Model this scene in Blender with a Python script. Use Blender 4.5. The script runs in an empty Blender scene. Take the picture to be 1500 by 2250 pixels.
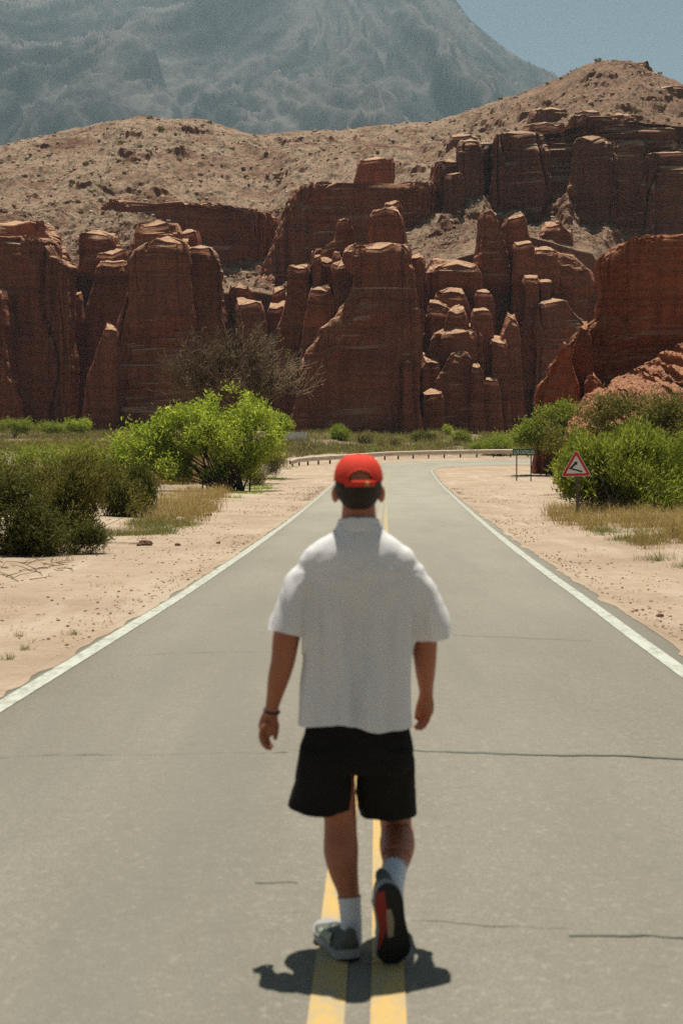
import bpy, bmesh, math, random
import numpy as np
from mathutils import Vector, Matrix

random.seed(7)
RNG = np.random.default_rng(7)
SC = bpy.context.scene
COL = SC.collection

# ------------------------------------------------------------------ camera
F = 3125.0                      # focal length in photo pixels (50 mm on 24x36, upright)
CAM_H = 1.79
TH = math.atan(112.0 / F)       # slight downward pitch
cam = bpy.data.cameras.new('camera')
cam.sensor_fit = 'VERTICAL'
cam.sensor_height = 36.0
cam.sensor_width = 24.0
cam.lens = 50.0
cam.clip_start = 0.1
cam.clip_end = 30000
cam.dof.use_dof = True
cam.dof.focus_distance = 90.0
cam.dof.aperture_fstop = 4.0
camo = bpy.data.objects.new('camera', cam)
COL.objects.link(camo)
camo.location = (0, 0, CAM_H)
camo.rotation_euler = (math.pi / 2 - TH, 0, 0)
SC.camera = camo

# ------------------------------------------------------------------ world, sun, exposure
SUN_EL, SUN_AZ = math.radians(77.5), math.radians(4)     # azimuth from +Y towards +X
w = bpy.data.worlds.new('World')
SC.world = w
w.use_nodes = True
nt = w.node_tree
nt.nodes.clear()
wo = nt.nodes.new('ShaderNodeOutputWorld')
bg = nt.nodes.new('ShaderNodeBackground')
sk = nt.nodes.new('ShaderNodeTexSky')
sk.sky_type = 'NISHITA'
sk.sun_disc = False
sk.sun_elevation = SUN_EL
sk.sun_rotation = SUN_AZ
sk.altitude = 1700
sk.air_density = 0.7
sk.dust_density = 1.4
sk.ozone_density = 1.0
bg.inputs['Strength'].default_value = 0.05
tint = nt.nodes.new('ShaderNodeMix'); tint.data_type = 'RGBA'; tint.blend_type = 'MULTIPLY'
tint.inputs[0].default_value = 1.0
tint.inputs[7].default_value = (1.26, 1.18, 0.83, 1)      # overall film tone of the sky
nt.links.new(sk.outputs[0], tint.inputs[6])
nt.links.new(tint.outputs[2], bg.inputs[0])
nt.links.new(bg.outputs[0], wo.inputs[0])
sun = bpy.data.lights.new('sun', 'SUN')
sun.energy = 5.0
sun.angle = math.radians(0.53)
sun.color = (1.0, 0.94, 0.80)
suno = bpy.data.objects.new('sun', sun)
COL.objects.link(suno)
sd = Vector((math.sin(SUN_AZ) * math.cos(SUN_EL), math.cos(SUN_AZ) * math.cos(SUN_EL), math.sin(SUN_EL)))
suno.rotation_euler = sd.to_track_quat('Z', 'Y').to_euler()
suno.location = (20, 60, 200)
SC.view_settings.view_transform = 'Standard'
SC.view_settings.look = 'None'
SC.view_settings.exposure = 0.55
SC.view_settings.gamma = 1.0
SC.view_settings.use_curve_mapping = False
SC.render.engine = 'CYCLES'
SC.cycles.use_denoising = False      # the photograph is grainy
SC.cycles.max_bounces = 6
SC.cycles.diffuse_bounces = 2
SC.cycles.glossy_bounces = 2
SC.cycles.transmission_bounces = 3
SC.cycles.transparent_max_bounces = 4
SC.cycles.volume_bounces = 0

# ------------------------------------------------------------------ helpers
CT, ST = math.cos(TH), math.sin(TH)

def at(px, py, Y):
    """point at depth Y seen at photo pixel (px, py)"""
    u, v = (px - 750.0) / F, (1125.0 - py) / F
    d = np.array([u, CT + v * ST, -ST + v * CT])
    return np.array([0, 0, CAM_H]) + d * (Y / d[1])

def gz(Y):
    """height of the valley floor along the view"""
    Y = np.asarray(Y, float)
    a = np.where(Y > 85, 0.0004 * (np.minimum(Y, 150) - 85) ** 2, 0.0)
    b = np.where(Y > 150, 0.052 * (np.minimum(Y, 255) - 150), 0.0)
    return a + b

def on_ground(px, py):
    lo, hi = 2.0, 260.0
    f = lambda Y: at(px, py, Y)[2] - gz(Y)
    Ys = np.linspace(lo, hi, 6000)
    u, v = (px - 750.0) / F, (1125.0 - py) / F
    dz = (-ST + v * CT) / (CT + v * ST)
    h = CAM_H + dz * Ys - gz(Ys)
    k = np.where(h <= 0)[0]
    Y = Ys[k[0]] if len(k) else hi
    p = at(px, py, Y)
    p[2] = float(gz(Y))
    return p

_P = np.random.default_rng(3).permutation(512)
_P = np.concatenate([_P, _P, _P])
_V = np.random.default_rng(4).uniform(-1, 1, 512)

_W = np.random.default_rng(11).uniform(-1, 1, 8192)
def noise(x, y=0.0, z=0.0):
    x, y, z = np.broadcast_arrays(np.asarray(x, float), np.asarray(y, float), np.asarray(z, float))
    xf, yf, zf = np.floor(x), np.floor(y), np.floor(z)
    fx, fy, fz = x - xf, y - yf, z - zf
    s = lambda t: t * t * t * (t * (t * 6 - 15) + 10)
    fx, fy, fz = s(fx), s(fy), s(fz)
    X0 = xf.astype(np.int64) * 73856093; Y0 = yf.astype(np.int64) * 19349663; Z0 = zf.astype(np.int64) * 83492791
    X1, Y1, Z1 = X0 + 73856093, Y0 + 19349663, Z0 + 83492791
    def h(a, b):
        k = a ^ b
        return _W[(k ^ (k >> 11) ^ (k >> 19)) & 8191]
    a00, a10, a01, a11 = X0 ^ Y0, X1 ^ Y0, X0 ^ Y1, X1 ^ Y1
    def plane(Zk):
        p, q = h(a00, Zk), h(a01, Zk)
        p = p + (h(a10, Zk) - p) * fx
        q = q + (h(a11, Zk) - q) * fx
        return p + (q - p) * fy
    p = plane(Z0)
    return p + (plane(Z1) - p) * fz

def fbm(x, y=0.0, z=0.0, o=4, g=0.5):
    a, r, n = 1.0, 0.0, 0.0
    for k in range(o):
        r = r + a * noise(np.asarray(x) * 2.03 ** k + 17.3 * k, np.asarray(y) * 2.03 ** k + 5.1 * k, np.asarray(z) * 2.03 ** k + 9.7 * k)
        n += a
        a *= g
    return r / n * 1.4

def ridged(x, y=0.0, z=0.0, o=4, g=0.5):
    a, r, n = 1.0, 0.0, 0.0
    for k in range(o):
        r = r + a * (1 - np.abs(noise(np.asarray(x) * 2.1 ** k + 3.3 * k, np.asarray(y) * 2.1 ** k + 7.7 * k, np.asarray(z) * 2.1 ** k + 1.7 * k)))
        n += a
        a *= g
    return r / n

def sstep(a, b, x):
    t = np.clip((np.asarray(x, float) - a) / (b - a), 0, 1)
    return t * t * (3 - 2 * t)

def mesh_np(name, V, Fc, smooth=True):
    """Fc: (n,k) int array, or list of such arrays"""
    me = bpy.data.meshes.new(name)
    V = np.asarray(V, np.float32).reshape(-1, 3)
    Fs = [np.asarray(f, np.int32) for f in (Fc if isinstance(Fc, list) else [Fc]) if len(f)]
    me.vertices.add(len(V))
    me.vertices.foreach_set('co', V.ravel())
    nl = sum(f.size for f in Fs)
    npoly = sum(len(f) for f in Fs)
    me.loops.add(nl)
    me.polygons.add(npoly)
    me.loops.foreach_set('vertex_index', np.concatenate([f.ravel() for f in Fs]))
    tot = np.concatenate([np.full(len(f), f.shape[1], np.int32) for f in Fs])
    st = np.concatenate([[0], np.cumsum(tot)[:-1]]).astype(np.int32)
    me.polygons.foreach_set('loop_start', st)
    me.polygons.foreach_set('loop_total', tot)
    me.polygons.foreach_set('use_smooth', np.full(npoly, smooth, bool))
    me.update(calc_edges=True)
    return me

def obj(name, me, mat=None, parent=None):
    o = bpy.data.objects.new(name, me)
    COL.objects.link(o)
    if mat is not None and me is not None:
        me.materials.clear()
        me.materials.append(mat)
    if parent is not None:
        o.parent = parent
        if parent.type == 'EMPTY':
            o.matrix_parent_inverse = parent.matrix_world.inverted() if False else Matrix.Translation(-Vector(parent.location))
    return o

def tag(o, label=None, cat=None, group=None, kind=None):
    if label: o['label'] = label
    if cat: o['category'] = cat
    if group: o['group'] = group
    if kind: o['kind'] = kind
    return o

def empty(name, loc, label, cat, group=None):
    o = bpy.data.objects.new(name, None)
    o.empty_display_size = 0.2
    o.location = tuple(float(v) for v in loc)
    COL.objects.link(o)
    return tag(o, label, cat, group)

def grid_faces(nr, nc, wrap=False, off=0):
    r = np.arange(nr - 1)[:, None]
    c = np.arange(nc if wrap else nc - 1)[None, :]
    c2 = (c + 1) % nc
    f = np.stack([r * nc + c, r * nc + c2, (r + 1) * nc + c2, (r + 1) * nc + c], -1).reshape(-1, 4)
    return f + off

class MB:
    """collects shapes into one mesh"""
    def __init__(s):
        s.V, s.F3, s.F4, s.n = [], [], [], 0
    def add(s, V, f4=None, f3=None):
        V = np.asarray(V, float).reshape(-1, 3)
        if f4 is not None and len(f4): s.F4.append(np.asarray(f4, int) + s.n)
        if f3 is not None and len(f3): s.F3.append(np.asarray(f3, int) + s.n)
        s.V.append(V)
        s.n += len(V)
        return s
    def box(s, c, size, R=None):
        h = np.array(size) / 2
        P = np.array([[x, y, z] for x in (-1, 1) for y in (-1, 1) for z in (-1, 1)]) * h
        if R is not None: P = P @ np.asarray(R).T
        return s.add(P + np.asarray(c), [[0, 1, 3, 2], [4, 6, 7, 5], [0, 4, 5, 1], [2, 3, 7, 6], [0, 2, 6, 4], [1, 5, 7, 3]])
    def tube(s, pts, rad, n=8, ry=None, cap=True, ref=(0, 1, 0)):
        """tube along pts; rad along side axis, ry along the axis nearest ref"""
        pts = np.asarray(pts, float)
        m = len(pts)
        rad = np.broadcast_to(np.asarray(rad, float), (m,))
        ry = rad if ry is None else np.broadcast_to(np.asarray(ry, float), (m,))
        T = np.gradient(pts, axis=0)
        T /= np.linalg.norm(T, axis=1)[:, None] + 1e-12
        ref = np.asarray(ref, float)
        R = np.broadcast_to(ref, T.shape).copy()
        bad = np.abs((T * ref).sum(1)) > 0.95
        R[bad] = (1, 0, 0) if abs(ref[0]) < .9 else (0, 0, 1)
        A = np.cross(T, R)
        A /= np.linalg.norm(A, axis=1)[:, None] + 1e-12
        B = np.cross(A, T)
        a = np.linspace(0, 2 * math.pi, n, endpoint=False)
        V = pts[:, None] + A[:, None] * (np.cos(a)[None, :, None] * rad[:, None, None]) + B[:, None] * (np.sin(a)[None, :, None] * ry[:, None, None])
        f4 = grid_faces(m, n, True)
        V = V.reshape(-1, 3)
        f3 = []
        if cap:
            b = len(V)
            V = np.vstack([V, pts[0] - T[0] * rad[0] * .5 * (cap == 2), pts[-1] + T[-1] * rad[-1] * .5 * (cap == 2)])
            i = np.arange(n)
            j = (i + 1) % n
            f3 = np.vstack([np.stack([np.full(n, b), j, i], 1), np.stack([np.full(n, b + 1), (m - 1) * n + i, (m - 1) * n + j], 1)])
        return s.add(V, f4, f3)
    def loft(s, rings, cap=True):
        """rings: (m,n,3) closed rings"""
        rings = np.asarray(rings, float)
        m, n = rings.shape[:2]
        V = rings.reshape(-1, 3)
        f3 = []
        if cap:
            b = len(V)
            V = np.vstack([V, rings[0].mean(0), rings[-1].mean(0)])
            i = np.arange(n)
            j = (i + 1) % n
            f3 = np.vstack([np.stack([np.full(n, b), j, i], 1), np.stack([np.full(n, b + 1), (m - 1) * n + i, (m - 1) * n + j], 1)])
        return s.add(V, grid_faces(m, n, True), f3)
    def ellipsoid(s, c, r, nu=14, nv=9, R=None):
        t = np.linspace(0, math.pi, nv)[1:-1]
        a = np.linspace(0, 2 * math.pi, nu, endpoint=False)
        P = np.stack([np.sin(t)[:, None] * np.cos(a), np.sin(t)[:, None] * np.sin(a), np.cos(t)[:, None] * np.ones(nu)], -1)
        V = np.vstack([P.reshape(-1, 3), [[0, 0, 1], [0, 0, -1]]]) * np.asarray(r)
        if R is not None: V = V @ np.asarray(R).T
        k = len(t)
        i = np.arange(nu)
        j = (i + 1) % nu
        f3 = np.vstack([np.stack([np.full(nu, k * nu), i, j], 1), np.stack([np.full(nu, k * nu + 1), (k - 1) * nu + j, (k - 1) * nu + i], 1)])
        return s.add(V + np.asarray(c), grid_faces(k, nu, True), f3)
    def mesh(s, name, smooth=True):
        fs = []
        if s.F4: fs.append(np.vstack(s.F4))
        if s.F3: fs.append(np.vstack(s.F3))
        return mesh_np(name, np.vstack(s.V), fs, smooth)

def arrays(me):
    V = np.empty(len(me.vertices) * 3, np.float32)
    me.vertices.foreach_get('co', V)
    N = np.empty(len(me.vertices) * 3, np.float32)
    me.vertices.foreach_get('normal', N)
    return V.reshape(-1, 3).astype(float), N.reshape(-1, 3).astype(float)

def set_co(me, V):
    me.vertices.foreach_set('co', np.asarray(V, np.float32).ravel())
    me.update()

def remesh(me, voxel, smooth=3, name='m'):
    o = bpy.data.objects.new('tmp', me)
    COL.objects.link(o)
    m = o.modifiers.new('r', 'REMESH')
    m.mode = 'VOXEL'
    m.voxel_size = voxel
    m.use_smooth_shade = True
    if smooth:
        s = o.modifiers.new('s', 'SMOOTH')
        s.iterations = smooth
        s.factor = 0.5
    dg = bpy.context.evaluated_depsgraph_get()
    out = bpy.data.meshes.new_from_object(o.evaluated_get(dg), depsgraph=dg)
    out.name = name
    bpy.data.objects.remove(o)
    bpy.data.meshes.remove(me)
    out.polygons.foreach_set('use_smooth', np.ones(len(out.polygons), bool))
    return out

def cut_faces(me, fn):
    """remove faces where fn(centre (n,3), normal (n,3)) is true"""
    n = len(me.polygons)
    c = np.empty(n * 3, np.float32); me.polygons.foreach_get('center', c)
    no = np.empty(n * 3, np.float32); me.polygons.foreach_get('normal', no)
    kill = fn(c.reshape(-1, 3), no.reshape(-1, 3))
    bm = bmesh.new(); bm.from_mesh(me)
    bm.faces.ensure_lookup_table()
    bmesh.ops.delete(bm, geom=[bm.faces[i] for i in np.where(kill)[0]], context='FACES')
    bm.to_mesh(me); bm.free(); me.update()

# ------------------------------------------------------------------ materials
class Mat:
    def __init__(s, name):
        s.m = bpy.data.materials.new(name)
        s.m.use_nodes = True
        s.t = s.m.node_tree
        s.p = s.t.nodes['Principled BSDF']
        s.out = s.t.nodes['Material Output']
    def n(s, typ, **kw):
        x = s.t.nodes.new('ShaderNode' + typ)
        for k, v in kw.items():
            if k in x.inputs: x.inputs[k].default_value = v
            else: setattr(x, k, v)
        return x
    def l(s, a, b): s.t.links.new(a, b)
    def pos(s, scale=(1, 1, 1), rot=(0, 0, 0)):
        g = s.n('NewGeometry')
        m = s.n('Mapping')
        m.inputs['Scale'].default_value = scale
        m.inputs['Rotation'].default_value = rot
        s.l(g.outputs['Position'], m.inputs[0])
        return m.outputs[0]
    def noise(s, vec, scale=1.0, detail=5, rough=0.6, dist=0.0):
        x = s.n('TexNoise')
        x.inputs['Scale'].default_value = scale
        x.inputs['Detail'].default_value = detail
        x.inputs['Roughness'].default_value = rough
        x.inputs['Distortion'].default_value = dist
        s.l(vec, x.inputs['Vector'])
        return x.outputs['Fac']
    def ramp(s, fac, stops, mode='LINEAR'):
        r = s.n('ValToRGB')
        r.color_ramp.interpolation = mode
        el = r.color_ramp.elements
        while len(el) < len(stops): el.new(0.5)
        for e, (p, c) in zip(el, stops):
            e.position = p
            e.color = (*c, 1) if len(c) == 3 else c
        s.l(fac, r.inputs[0])
        return r.outputs[0]
    def mix(s, fac, a, b, mode='MIX'):
        x = s.n('Mix', data_type='RGBA', blend_type=mode)
        for v, k in ((fac, 0), (a, 6), (b, 7)):
            if isinstance(v, (int, float)): x.inputs[k].default_value = v
            elif isinstance(v, tuple): x.inputs[k].default_value = (*v, 1)
            else: s.l(v, x.inputs[k])
        return x.outputs[2]
    def math(s, op, a, b=0.0):
        x = s.n('Math', operation=op)
        for v, k in ((a, 0), (b, 1)):
            if isinstance(v, (int, float)): x.inputs[k].default_value = v
            else: s.l(v, x.inputs[k])
        return x.outputs[0]
    def rng(s, v, a, b, c=0.0, d=1.0):
        x = s.n('MapRange')
        s.l(v, x.inputs[0])
        for k, q in zip((1, 2, 3, 4), (a, b, c, d)): x.inputs[k].default_value = q
        return x.outputs[0]
    def bump(s, h, dist=0.02, strength=1.0):
        b = s.n('Bump')
        b.inputs['Distance'].default_value = dist
        b.inputs['Strength'].default_value = strength
        s.l(h, b.inputs['Height'])
        s.l(b.outputs[0], s.p.inputs['Normal'])
        return b.outputs[0]
    def color(s, c):
        if isinstance(c, tuple): s.p.inputs['Base Color'].default_value = (*c, 1)
        else: s.l(c, s.p.inputs['Base Color'])
    def rough(s, r=0.9, spec=0.2):
        s.p.inputs['Roughness'].default_value = r
        s.p.inputs['Specular IOR Level'].default_value = spec
        return s

def plain(name, c, rough=0.8, spec=0.3, metal=0.0, var=0.15, scale=8.0, bump=0.0):
    m = Mat(name).rough(rough, spec)
    m.p.inputs['Metallic'].default_value = metal
    if var:
        f = m.noise(m.pos(), scale, 5, 0.65)
        m.color(m.mix(f, tuple(v * (1 - var) for v in c), tuple(min(1, v * (1 + var)) for v in c)))
        if bump: m.bump(m.noise(m.pos(), scale * 6, 3), bump)
    else:
        m.color(c)
    return m.m

def leafy(name, dark, light, trans=0.45, clump=0.6, warm=None):
    """two-sided leaf: diffuse plus translucent, colour varies leaf by leaf and clump by clump"""
    m = Mat(name)
    g = m.n('NewGeometry')
    r = g.outputs['Random Per Island']
    f = m.noise(m.pos(), clump, 3, 0.6)
    k = m.math('ADD', m.math('MULTIPLY', r, 0.55), m.math('MULTIPLY', m.rng(f, 0.3, 0.7), 0.45))
    st = [(0.0, dark), (0.55, tuple((a + b) / 2 for a, b in zip(dark, light))), (1.0, light)]
    if warm: st = [(0.0, warm)] + [(0.12, dark)] + st[1:]
    c = m.ramp(k, st)
    d = m.n('BsdfDiffuse'); m.l(c, d.inputs[0])
    tr = m.n('BsdfTranslucent')
    m.l(m.mix(1.0, c, (1.0, 1.0, 0.55), 'MULTIPLY'), tr.inputs[0])
    x = m.n('MixShader'); x.inputs[0].default_value = trans
    m.l(d.outputs[0], x.inputs[1]); m.l(tr.outputs[0], x.inputs[2])
    m.l(x.outputs[0], m.out.inputs[0])
    return m.m

def make_rock(name, base, dark, pale, dust, zs=1.0, dusty=1.0):
    m = Mat(name).rough(0.95, 0.1)
    warp = m.pos((0.03, 0.03, 0.05))
    wv = m.noise(warp, 1.0, 3)
    p = m.pos((0.035, 0.035, 0.8 * zs), (0.0, 0.03, 0))
    add = m.n('VectorMath', operation='ADD')
    cmb = m.n('CombineXYZ')
    m.l(m.math('MULTIPLY', wv, 3.0), cmb.inputs[2])
    m.l(p, add.inputs[0]); m.l(cmb.outputs[0], add.inputs[1])
    s1 = m.noise(add.outputs[0], 0.55, 6, 0.72)
    col = m.ramp(s1, [(0.30, dark), (0.40, tuple(v * .75 for v in base)), (0.46, base), (0.53, tuple(v * 1.15 for v in base)), (0.57, dark), (0.62, base), (0.72, pale)])
    # rain streaks run down the faces
    st = m.noise(m.pos((0.9, 0.9, 0.05)), 1.0, 4, 0.7)
    col = m.mix(m.rng(st, 0.47, 0.66, 0, 0.65), col, tuple(v * .36 for v in base))
    st2 = m.noise(m.pos((.28, .28, 0.02)), 1.0, 4, 0.7)
    col = m.mix(m.rng(st2, 0.50, 0.64, 0, 0.5), col, tuple(v * .42 for v in base))
    bl = m.noise(m.pos((0.12, 0.12, 0.1)), 1.0, 4)
    col = m.mix(m.rng(bl, 0.42, 0.68, 0, 0.4), col, pale)
    fine = m.noise(m.pos(), 1.7, 6, 0.75)
    col = m.mix(m.rng(fine, 0.40, 0.66, 0.0, 0.75), col, tuple(v * .42 for v in base))
    g = m.n('NewGeometry')
    sx = m.n('SeparateXYZ'); m.l(g.outputs['Normal'], sx.inputs[0])
    slope = m.math('ADD', sx.outputs[2], m.math('MULTIPLY', m.math('SUBTRACT', fine, 0.5), 0.5))
    col = m.mix(m.rng(slope, 0.35, 0.7, 0, dusty), col, m.mix(m.noise(m.pos(), 0.9, 5, .7), tuple(v * .7 for v in dust), tuple(v * 1.2 for v in dust)))
    m.color(col)
    h = m.math('ADD', m.math('MULTIPLY', s1, 1.2), m.math('ADD', fine, m.math('MULTIPLY', m.noise(m.pos((1, 1, .25)), 0.6, 6, .7), 1.5)))
    m.bump(h, 0.55, 0.9)
    return m.m

M = {}
M['rock'] = make_rock('red_sandstone', (0.325, 0.100, 0.053), (0.155, 0.050, 0.033), (0.40, 0.155, 0.085), (0.57, 0.35, 0.225), 1.0)
M['rock_hi'] = make_rock('brown_sandstone', (0.235, 0.088, 0.052), (0.115, 0.045, 0.032), (0.30, 0.135, 0.085), (0.52, 0.335, 0.225), 1.3)
M['rock_near'] = make_rock('orange_sandstone', (0.36, 0.105, 0.052), (0.20, 0.062, 0.038), (0.43, 0.16, 0.085), (0.50, 0.26, 0.155), 1.6, .85)
# ================================================================== SETTING
def px_line(pts):
    return np.array([on_ground(*p) for p in pts])

def smooth_line(P, step=0.6, it=3):
    P = np.asarray(P, float)[:, :2]
    for _ in range(it):                       # Chaikin
        Q = [P[0]]
        for a, b in zip(P[:-1], P[1:]):
            Q += [a * .75 + b * .25, a * .25 + b * .75]
        P = np.array(Q + [P[-1]])
    s = np.concatenate([[0], np.cumsum(np.linalg.norm(np.diff(P, axis=0), axis=1))])
    t = np.linspace(0, s[-1], int(s[-1] / step) + 2)
    return np.stack([np.interp(t, s, P[:, k]) for k in (0, 1)], 1)

def left_n(P):
    T = np.gradient(P, axis=0)
    T /= np.linalg.norm(T, axis=1)[:, None] + 1e-9
    return np.stack([-T[:, 1], T[:, 0]], 1)

EDGE_L = smooth_line(np.vstack([[[-3.02, -8, 0], [-2.78, 0, 0]], px_line([(0, 1555), (150, 1463), (300, 1370), (430, 1289), (560, 1200), (640, 1142), (690, 1101), (727, 1066), (750, 1042), (782, 1026), (825, 1018), (890, 1014), (1110, 1010)]), [[40, 160, 0], [75, 150, 0]]]))
EDGE_R = smooth_line(np.vstack([[[2.23, -8, 0], [2.49, 0, 0]], px_line([(1500, 1480), (1300, 1332), (1200, 1259), (1130, 1206), (1060, 1149), (1010, 1104), (975, 1070), (953, 1044), (946, 1033), (960, 1027), (1010, 1025), (1110, 1021)]), [[38, 147, 0], [68, 138, 0]]]))
CENTRE = smooth_line(np.vstack([[[-.36, -8, 0], [-.09, 0, 0]], px_line([(786.5, 2250), (806, 1700), (828, 1330), (840, 1140), (846, 1065), (851, 1040), (868, 1027), (910, 1020), (1000, 1016.5), (1110, 1015)]), [[39, 153, 0], [71, 144, 0]]]))

def resamp(P, n):
    s = np.concatenate([[0], np.cumsum(np.linalg.norm(np.diff(P, axis=0), axis=1))])
    t = np.linspace(0, s[-1], n)
    return np.stack([np.interp(t, s, P[:, k]) for k in (0, 1)], 1)

def with_z(P, lift):
    return np.column_stack([P, gz(P[:, 1]) + lift])

def ribbon(P, half, lift, wob=0.0, seed=0):
    N = left_n(P)
    s = np.arange(len(P)) * .37 + seed * 31
    a = half * (1 + wob * noise(s, seed))
    b = half * (1 + wob * noise(s, seed + 9))
    A, B = P + N * np.asarray(a)[:, None], P - N * np.asarray(b)[:, None]
    V = np.stack([with_z(A, lift), with_z(B, lift)], 1).reshape(-1, 3)
    i = np.arange(len(P) - 1)
    return V, np.stack([2 * i, 2 * i + 1, 2 * i + 3, 2 * i + 2], 1)

# ---- distance to road, used to keep the sand below the asphalt
_road_pts = np.vstack([resamp(EDGE_L, 300), resamp(EDGE_R, 300)])
def road_x(Y):
    k = EDGE_L[:, 1] < 148
    kr = EDGE_R[:, 1] < 136
    return np.interp(Y, EDGE_L[k, 1], EDGE_L[k, 0]), np.interp(Y, EDGE_R[kr, 1], EDGE_R[kr, 0])

def off_road(X, Y):
    """0 on the road, growing to 1 some metres away from it"""
    l, r = road_x(Y)
    d = np.maximum(l - X, X - r)
    d = np.where((Y > 130) & (Y < 165) & (X > 0), 0, d)
    return sstep(0.6, 7.0, d)

def ground_h(X, Y):
    m = off_road(X, Y)
    n = .18 * fbm(X * .12, Y * .12, 0, 3) + .05 * fbm(X * .9, Y * .9, 3, 3)
    far = sstep(140, 190, Y)
    return gz(Y) - .035 + m * n * (1 + 2.5 * far) + m * .1

ax = np.sinh(np.linspace(-7.2, 7.2, 300)) * 4.0
ay = np.concatenate([np.linspace(-30, 0, 12), np.sinh(np.linspace(0.02, 6.9, 330)) * 6.6])
X, Y = np.meshgrid(ax, ay)
Z = ground_h(X, Y)
m = Mat('sand').rough(0.95, 0.1)
pz = m.pos()
n1 = m.noise(pz, 0.25, 6, .65)
n2 = m.noise(pz, 9.0, 6, .75)
n3 = m.noise(m.pos((1, .35, 1)), 1.6, 5, .7)
c = m.ramp(n1, [(0.3, (0.28, 0.205, 0.148)), (0.5, (0.365, 0.283, 0.210)), (0.7, (0.42, 0.335, 0.255))])
c = m.mix(m.rng(n3, 0.5, 0.72, 0, .5), c, (0.36, 0.245, 0.17))
c = m.mix(m.rng(n2, 0.52, 0.75, 0, .55), c, (0.23, 0.15, 0.105))
c = m.mix(m.rng(m.noise(pz, 26, 4, .7), 0.62, 0.74, 0, .6), c, (0.58, 0.46, 0.36))
sp = m.n('SeparateXYZ'); m.l(pz, sp.inputs[0])
soil = m.math('MAXIMUM', m.rng(sp.outputs[1], 150, 175), m.rng(m.math('ABSOLUTE', m.math('SUBTRACT', sp.outputs[0], m.math('MULTIPLY', sp.outputs[1], .04))), 9, 20))
soil = m.rng(m.math('ADD', soil, m.math('MULTIPLY', m.math('SUBTRACT', m.noise(pz, .35, 5, .7), .5), .7)), .3, .7)
c = m.mix(m.math('MULTIPLY', soil, .9), c, m.mix(n2, (.10, .078, .048), (.20, .145, .095)))
c = m.mix(m.rng(m.noise(pz, 3.2, 7, .8), .48, .66, 0, .6), c, (.27, .185, .13))
c = m.mix(m.rng(m.noise(m.pos((1, .1, 1)), .9, 5, .7), .52, .66, 0, .5), c, (.46, .385, .31))
m.color(c)
m.bump(m.math('ADD', m.math('MULTIPLY', n2, .6), m.noise(pz, 2.0, 6, .7)), 0.06, 0.9)
M['sand'] = m.m
tag(obj('ground', mesh_np('ground', np.stack([X, Y, Z], -1), grid_faces(len(ay), len(ax))), M['sand']), kind='structure')

# ---- asphalt
m = Mat('asphalt').rough(0.95, 0.05)
pz = m.pos()
a1 = m.noise(m.pos((1, .25, 1)), .5, 5, .6)
a2 = m.noise(pz, 95, 3, .8)
a3 = m.noise(pz, 26, 4, .7)
c = m.ramp(a1, [(0.3, (0.172, 0.158, 0.132)), (0.5, (0.208, 0.191, 0.160)), (0.72, (0.248, 0.228, 0.190))])
c = m.mix(m.rng(a2, 0.46, 0.64, 0, .75), c, (0.10, 0.097, 0.085))
c = m.mix(m.rng(a3, 0.54, 0.68, 0, .3), c, (0.36, 0.34, 0.295))
c = m.mix(m.rng(m.noise(pz, 8, 5, .7), .5, .7, 0, .35), c, (.13, .127, .11))
c = m.mix(m.rng(m.noise(m.pos((1, .05, 1)), 1.1, 4, .6), 0.48, 0.68, 0, .6), c, (0.155, 0.15, 0.135))
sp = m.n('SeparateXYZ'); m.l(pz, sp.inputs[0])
far_light = m.math('MULTIPLY', m.rng(sp.outputs[1], 6, 60, 0, .75), m.rng(m.noise(m.pos((1, .3, 1)), .6, 5, .65), .25, .6, .6, 1))
c = m.mix(far_light, c, (.325, .305, .255))          # far stretch painted paler, standing in for its brightening under grazing light
m.color(c)
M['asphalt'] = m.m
NR = 900
lo, ro = resamp(EDGE_L, NR), resamp(EDGE_R, NR)
s = np.arange(NR) * .45
el = lo + left_n(lo) * (.17 + .03 * fbm(s, 0, 0, 3) + .012 * noise(s * 3))[:, None]
er = ro - left_n(ro) * (.30 + .05 * fbm(s, 7, 0, 3) + .015 * noise(s * 3, 4))[:, None]
t = np.linspace(0, 1, 9)
G = el[:, None] * (1 - t)[None, :, None] + er[:, None] * t[None, :, None]
zz = gz(G[..., 1]) + .012 * (1 - (2 * t - 1) ** 2)[None, :]
RV = np.concatenate([G, zz[..., None]], -1)
sk_l = RV[:, :1] - np.array([0.02, 0, .09]); sk_r = RV[:, -1:] - np.array([-.02, 0, .09])
RV = np.concatenate([sk_l, RV, sk_r], 1)
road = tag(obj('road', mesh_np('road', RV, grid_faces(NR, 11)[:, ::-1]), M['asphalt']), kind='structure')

def worn(m, f, paint, under, lo, hi, far):
    sp = m.n('SeparateXYZ'); m.l(m.n('NewGeometry').outputs['Position'], sp.inputs[0])
    k = m.math('MAXIMUM', m.rng(f, lo, hi, 0, .8), m.rng(sp.outputs[1], 9, 55, 0, far))
    m.color(m.mix(k, paint, under))
m = Mat('white_road_paint').rough(.9, .08)
f = m.noise(m.pos((1, .5, 1)), 7, 6, .75)
worn(m, f, (.42, .435, .385), (.25, .24, .205), .44, .62, .45)
M['white_paint'] = m.m
m = Mat('yellow_road_paint').rough(.9, .08)
f = m.noise(m.pos((1, .5, 1)), 9, 6, .75)
worn(m, f, (.46, .315, .125), (.29, .27, .215), .45, .64, .97)
M['yellow_paint'] = m.m
for P in (EDGE_L, EDGE_R):
    V, f = ribbon(P, .075, .0075, .12, 3)
    obj('edge_line', mesh_np('edge_line', V, f), M['white_paint'], road)
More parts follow.
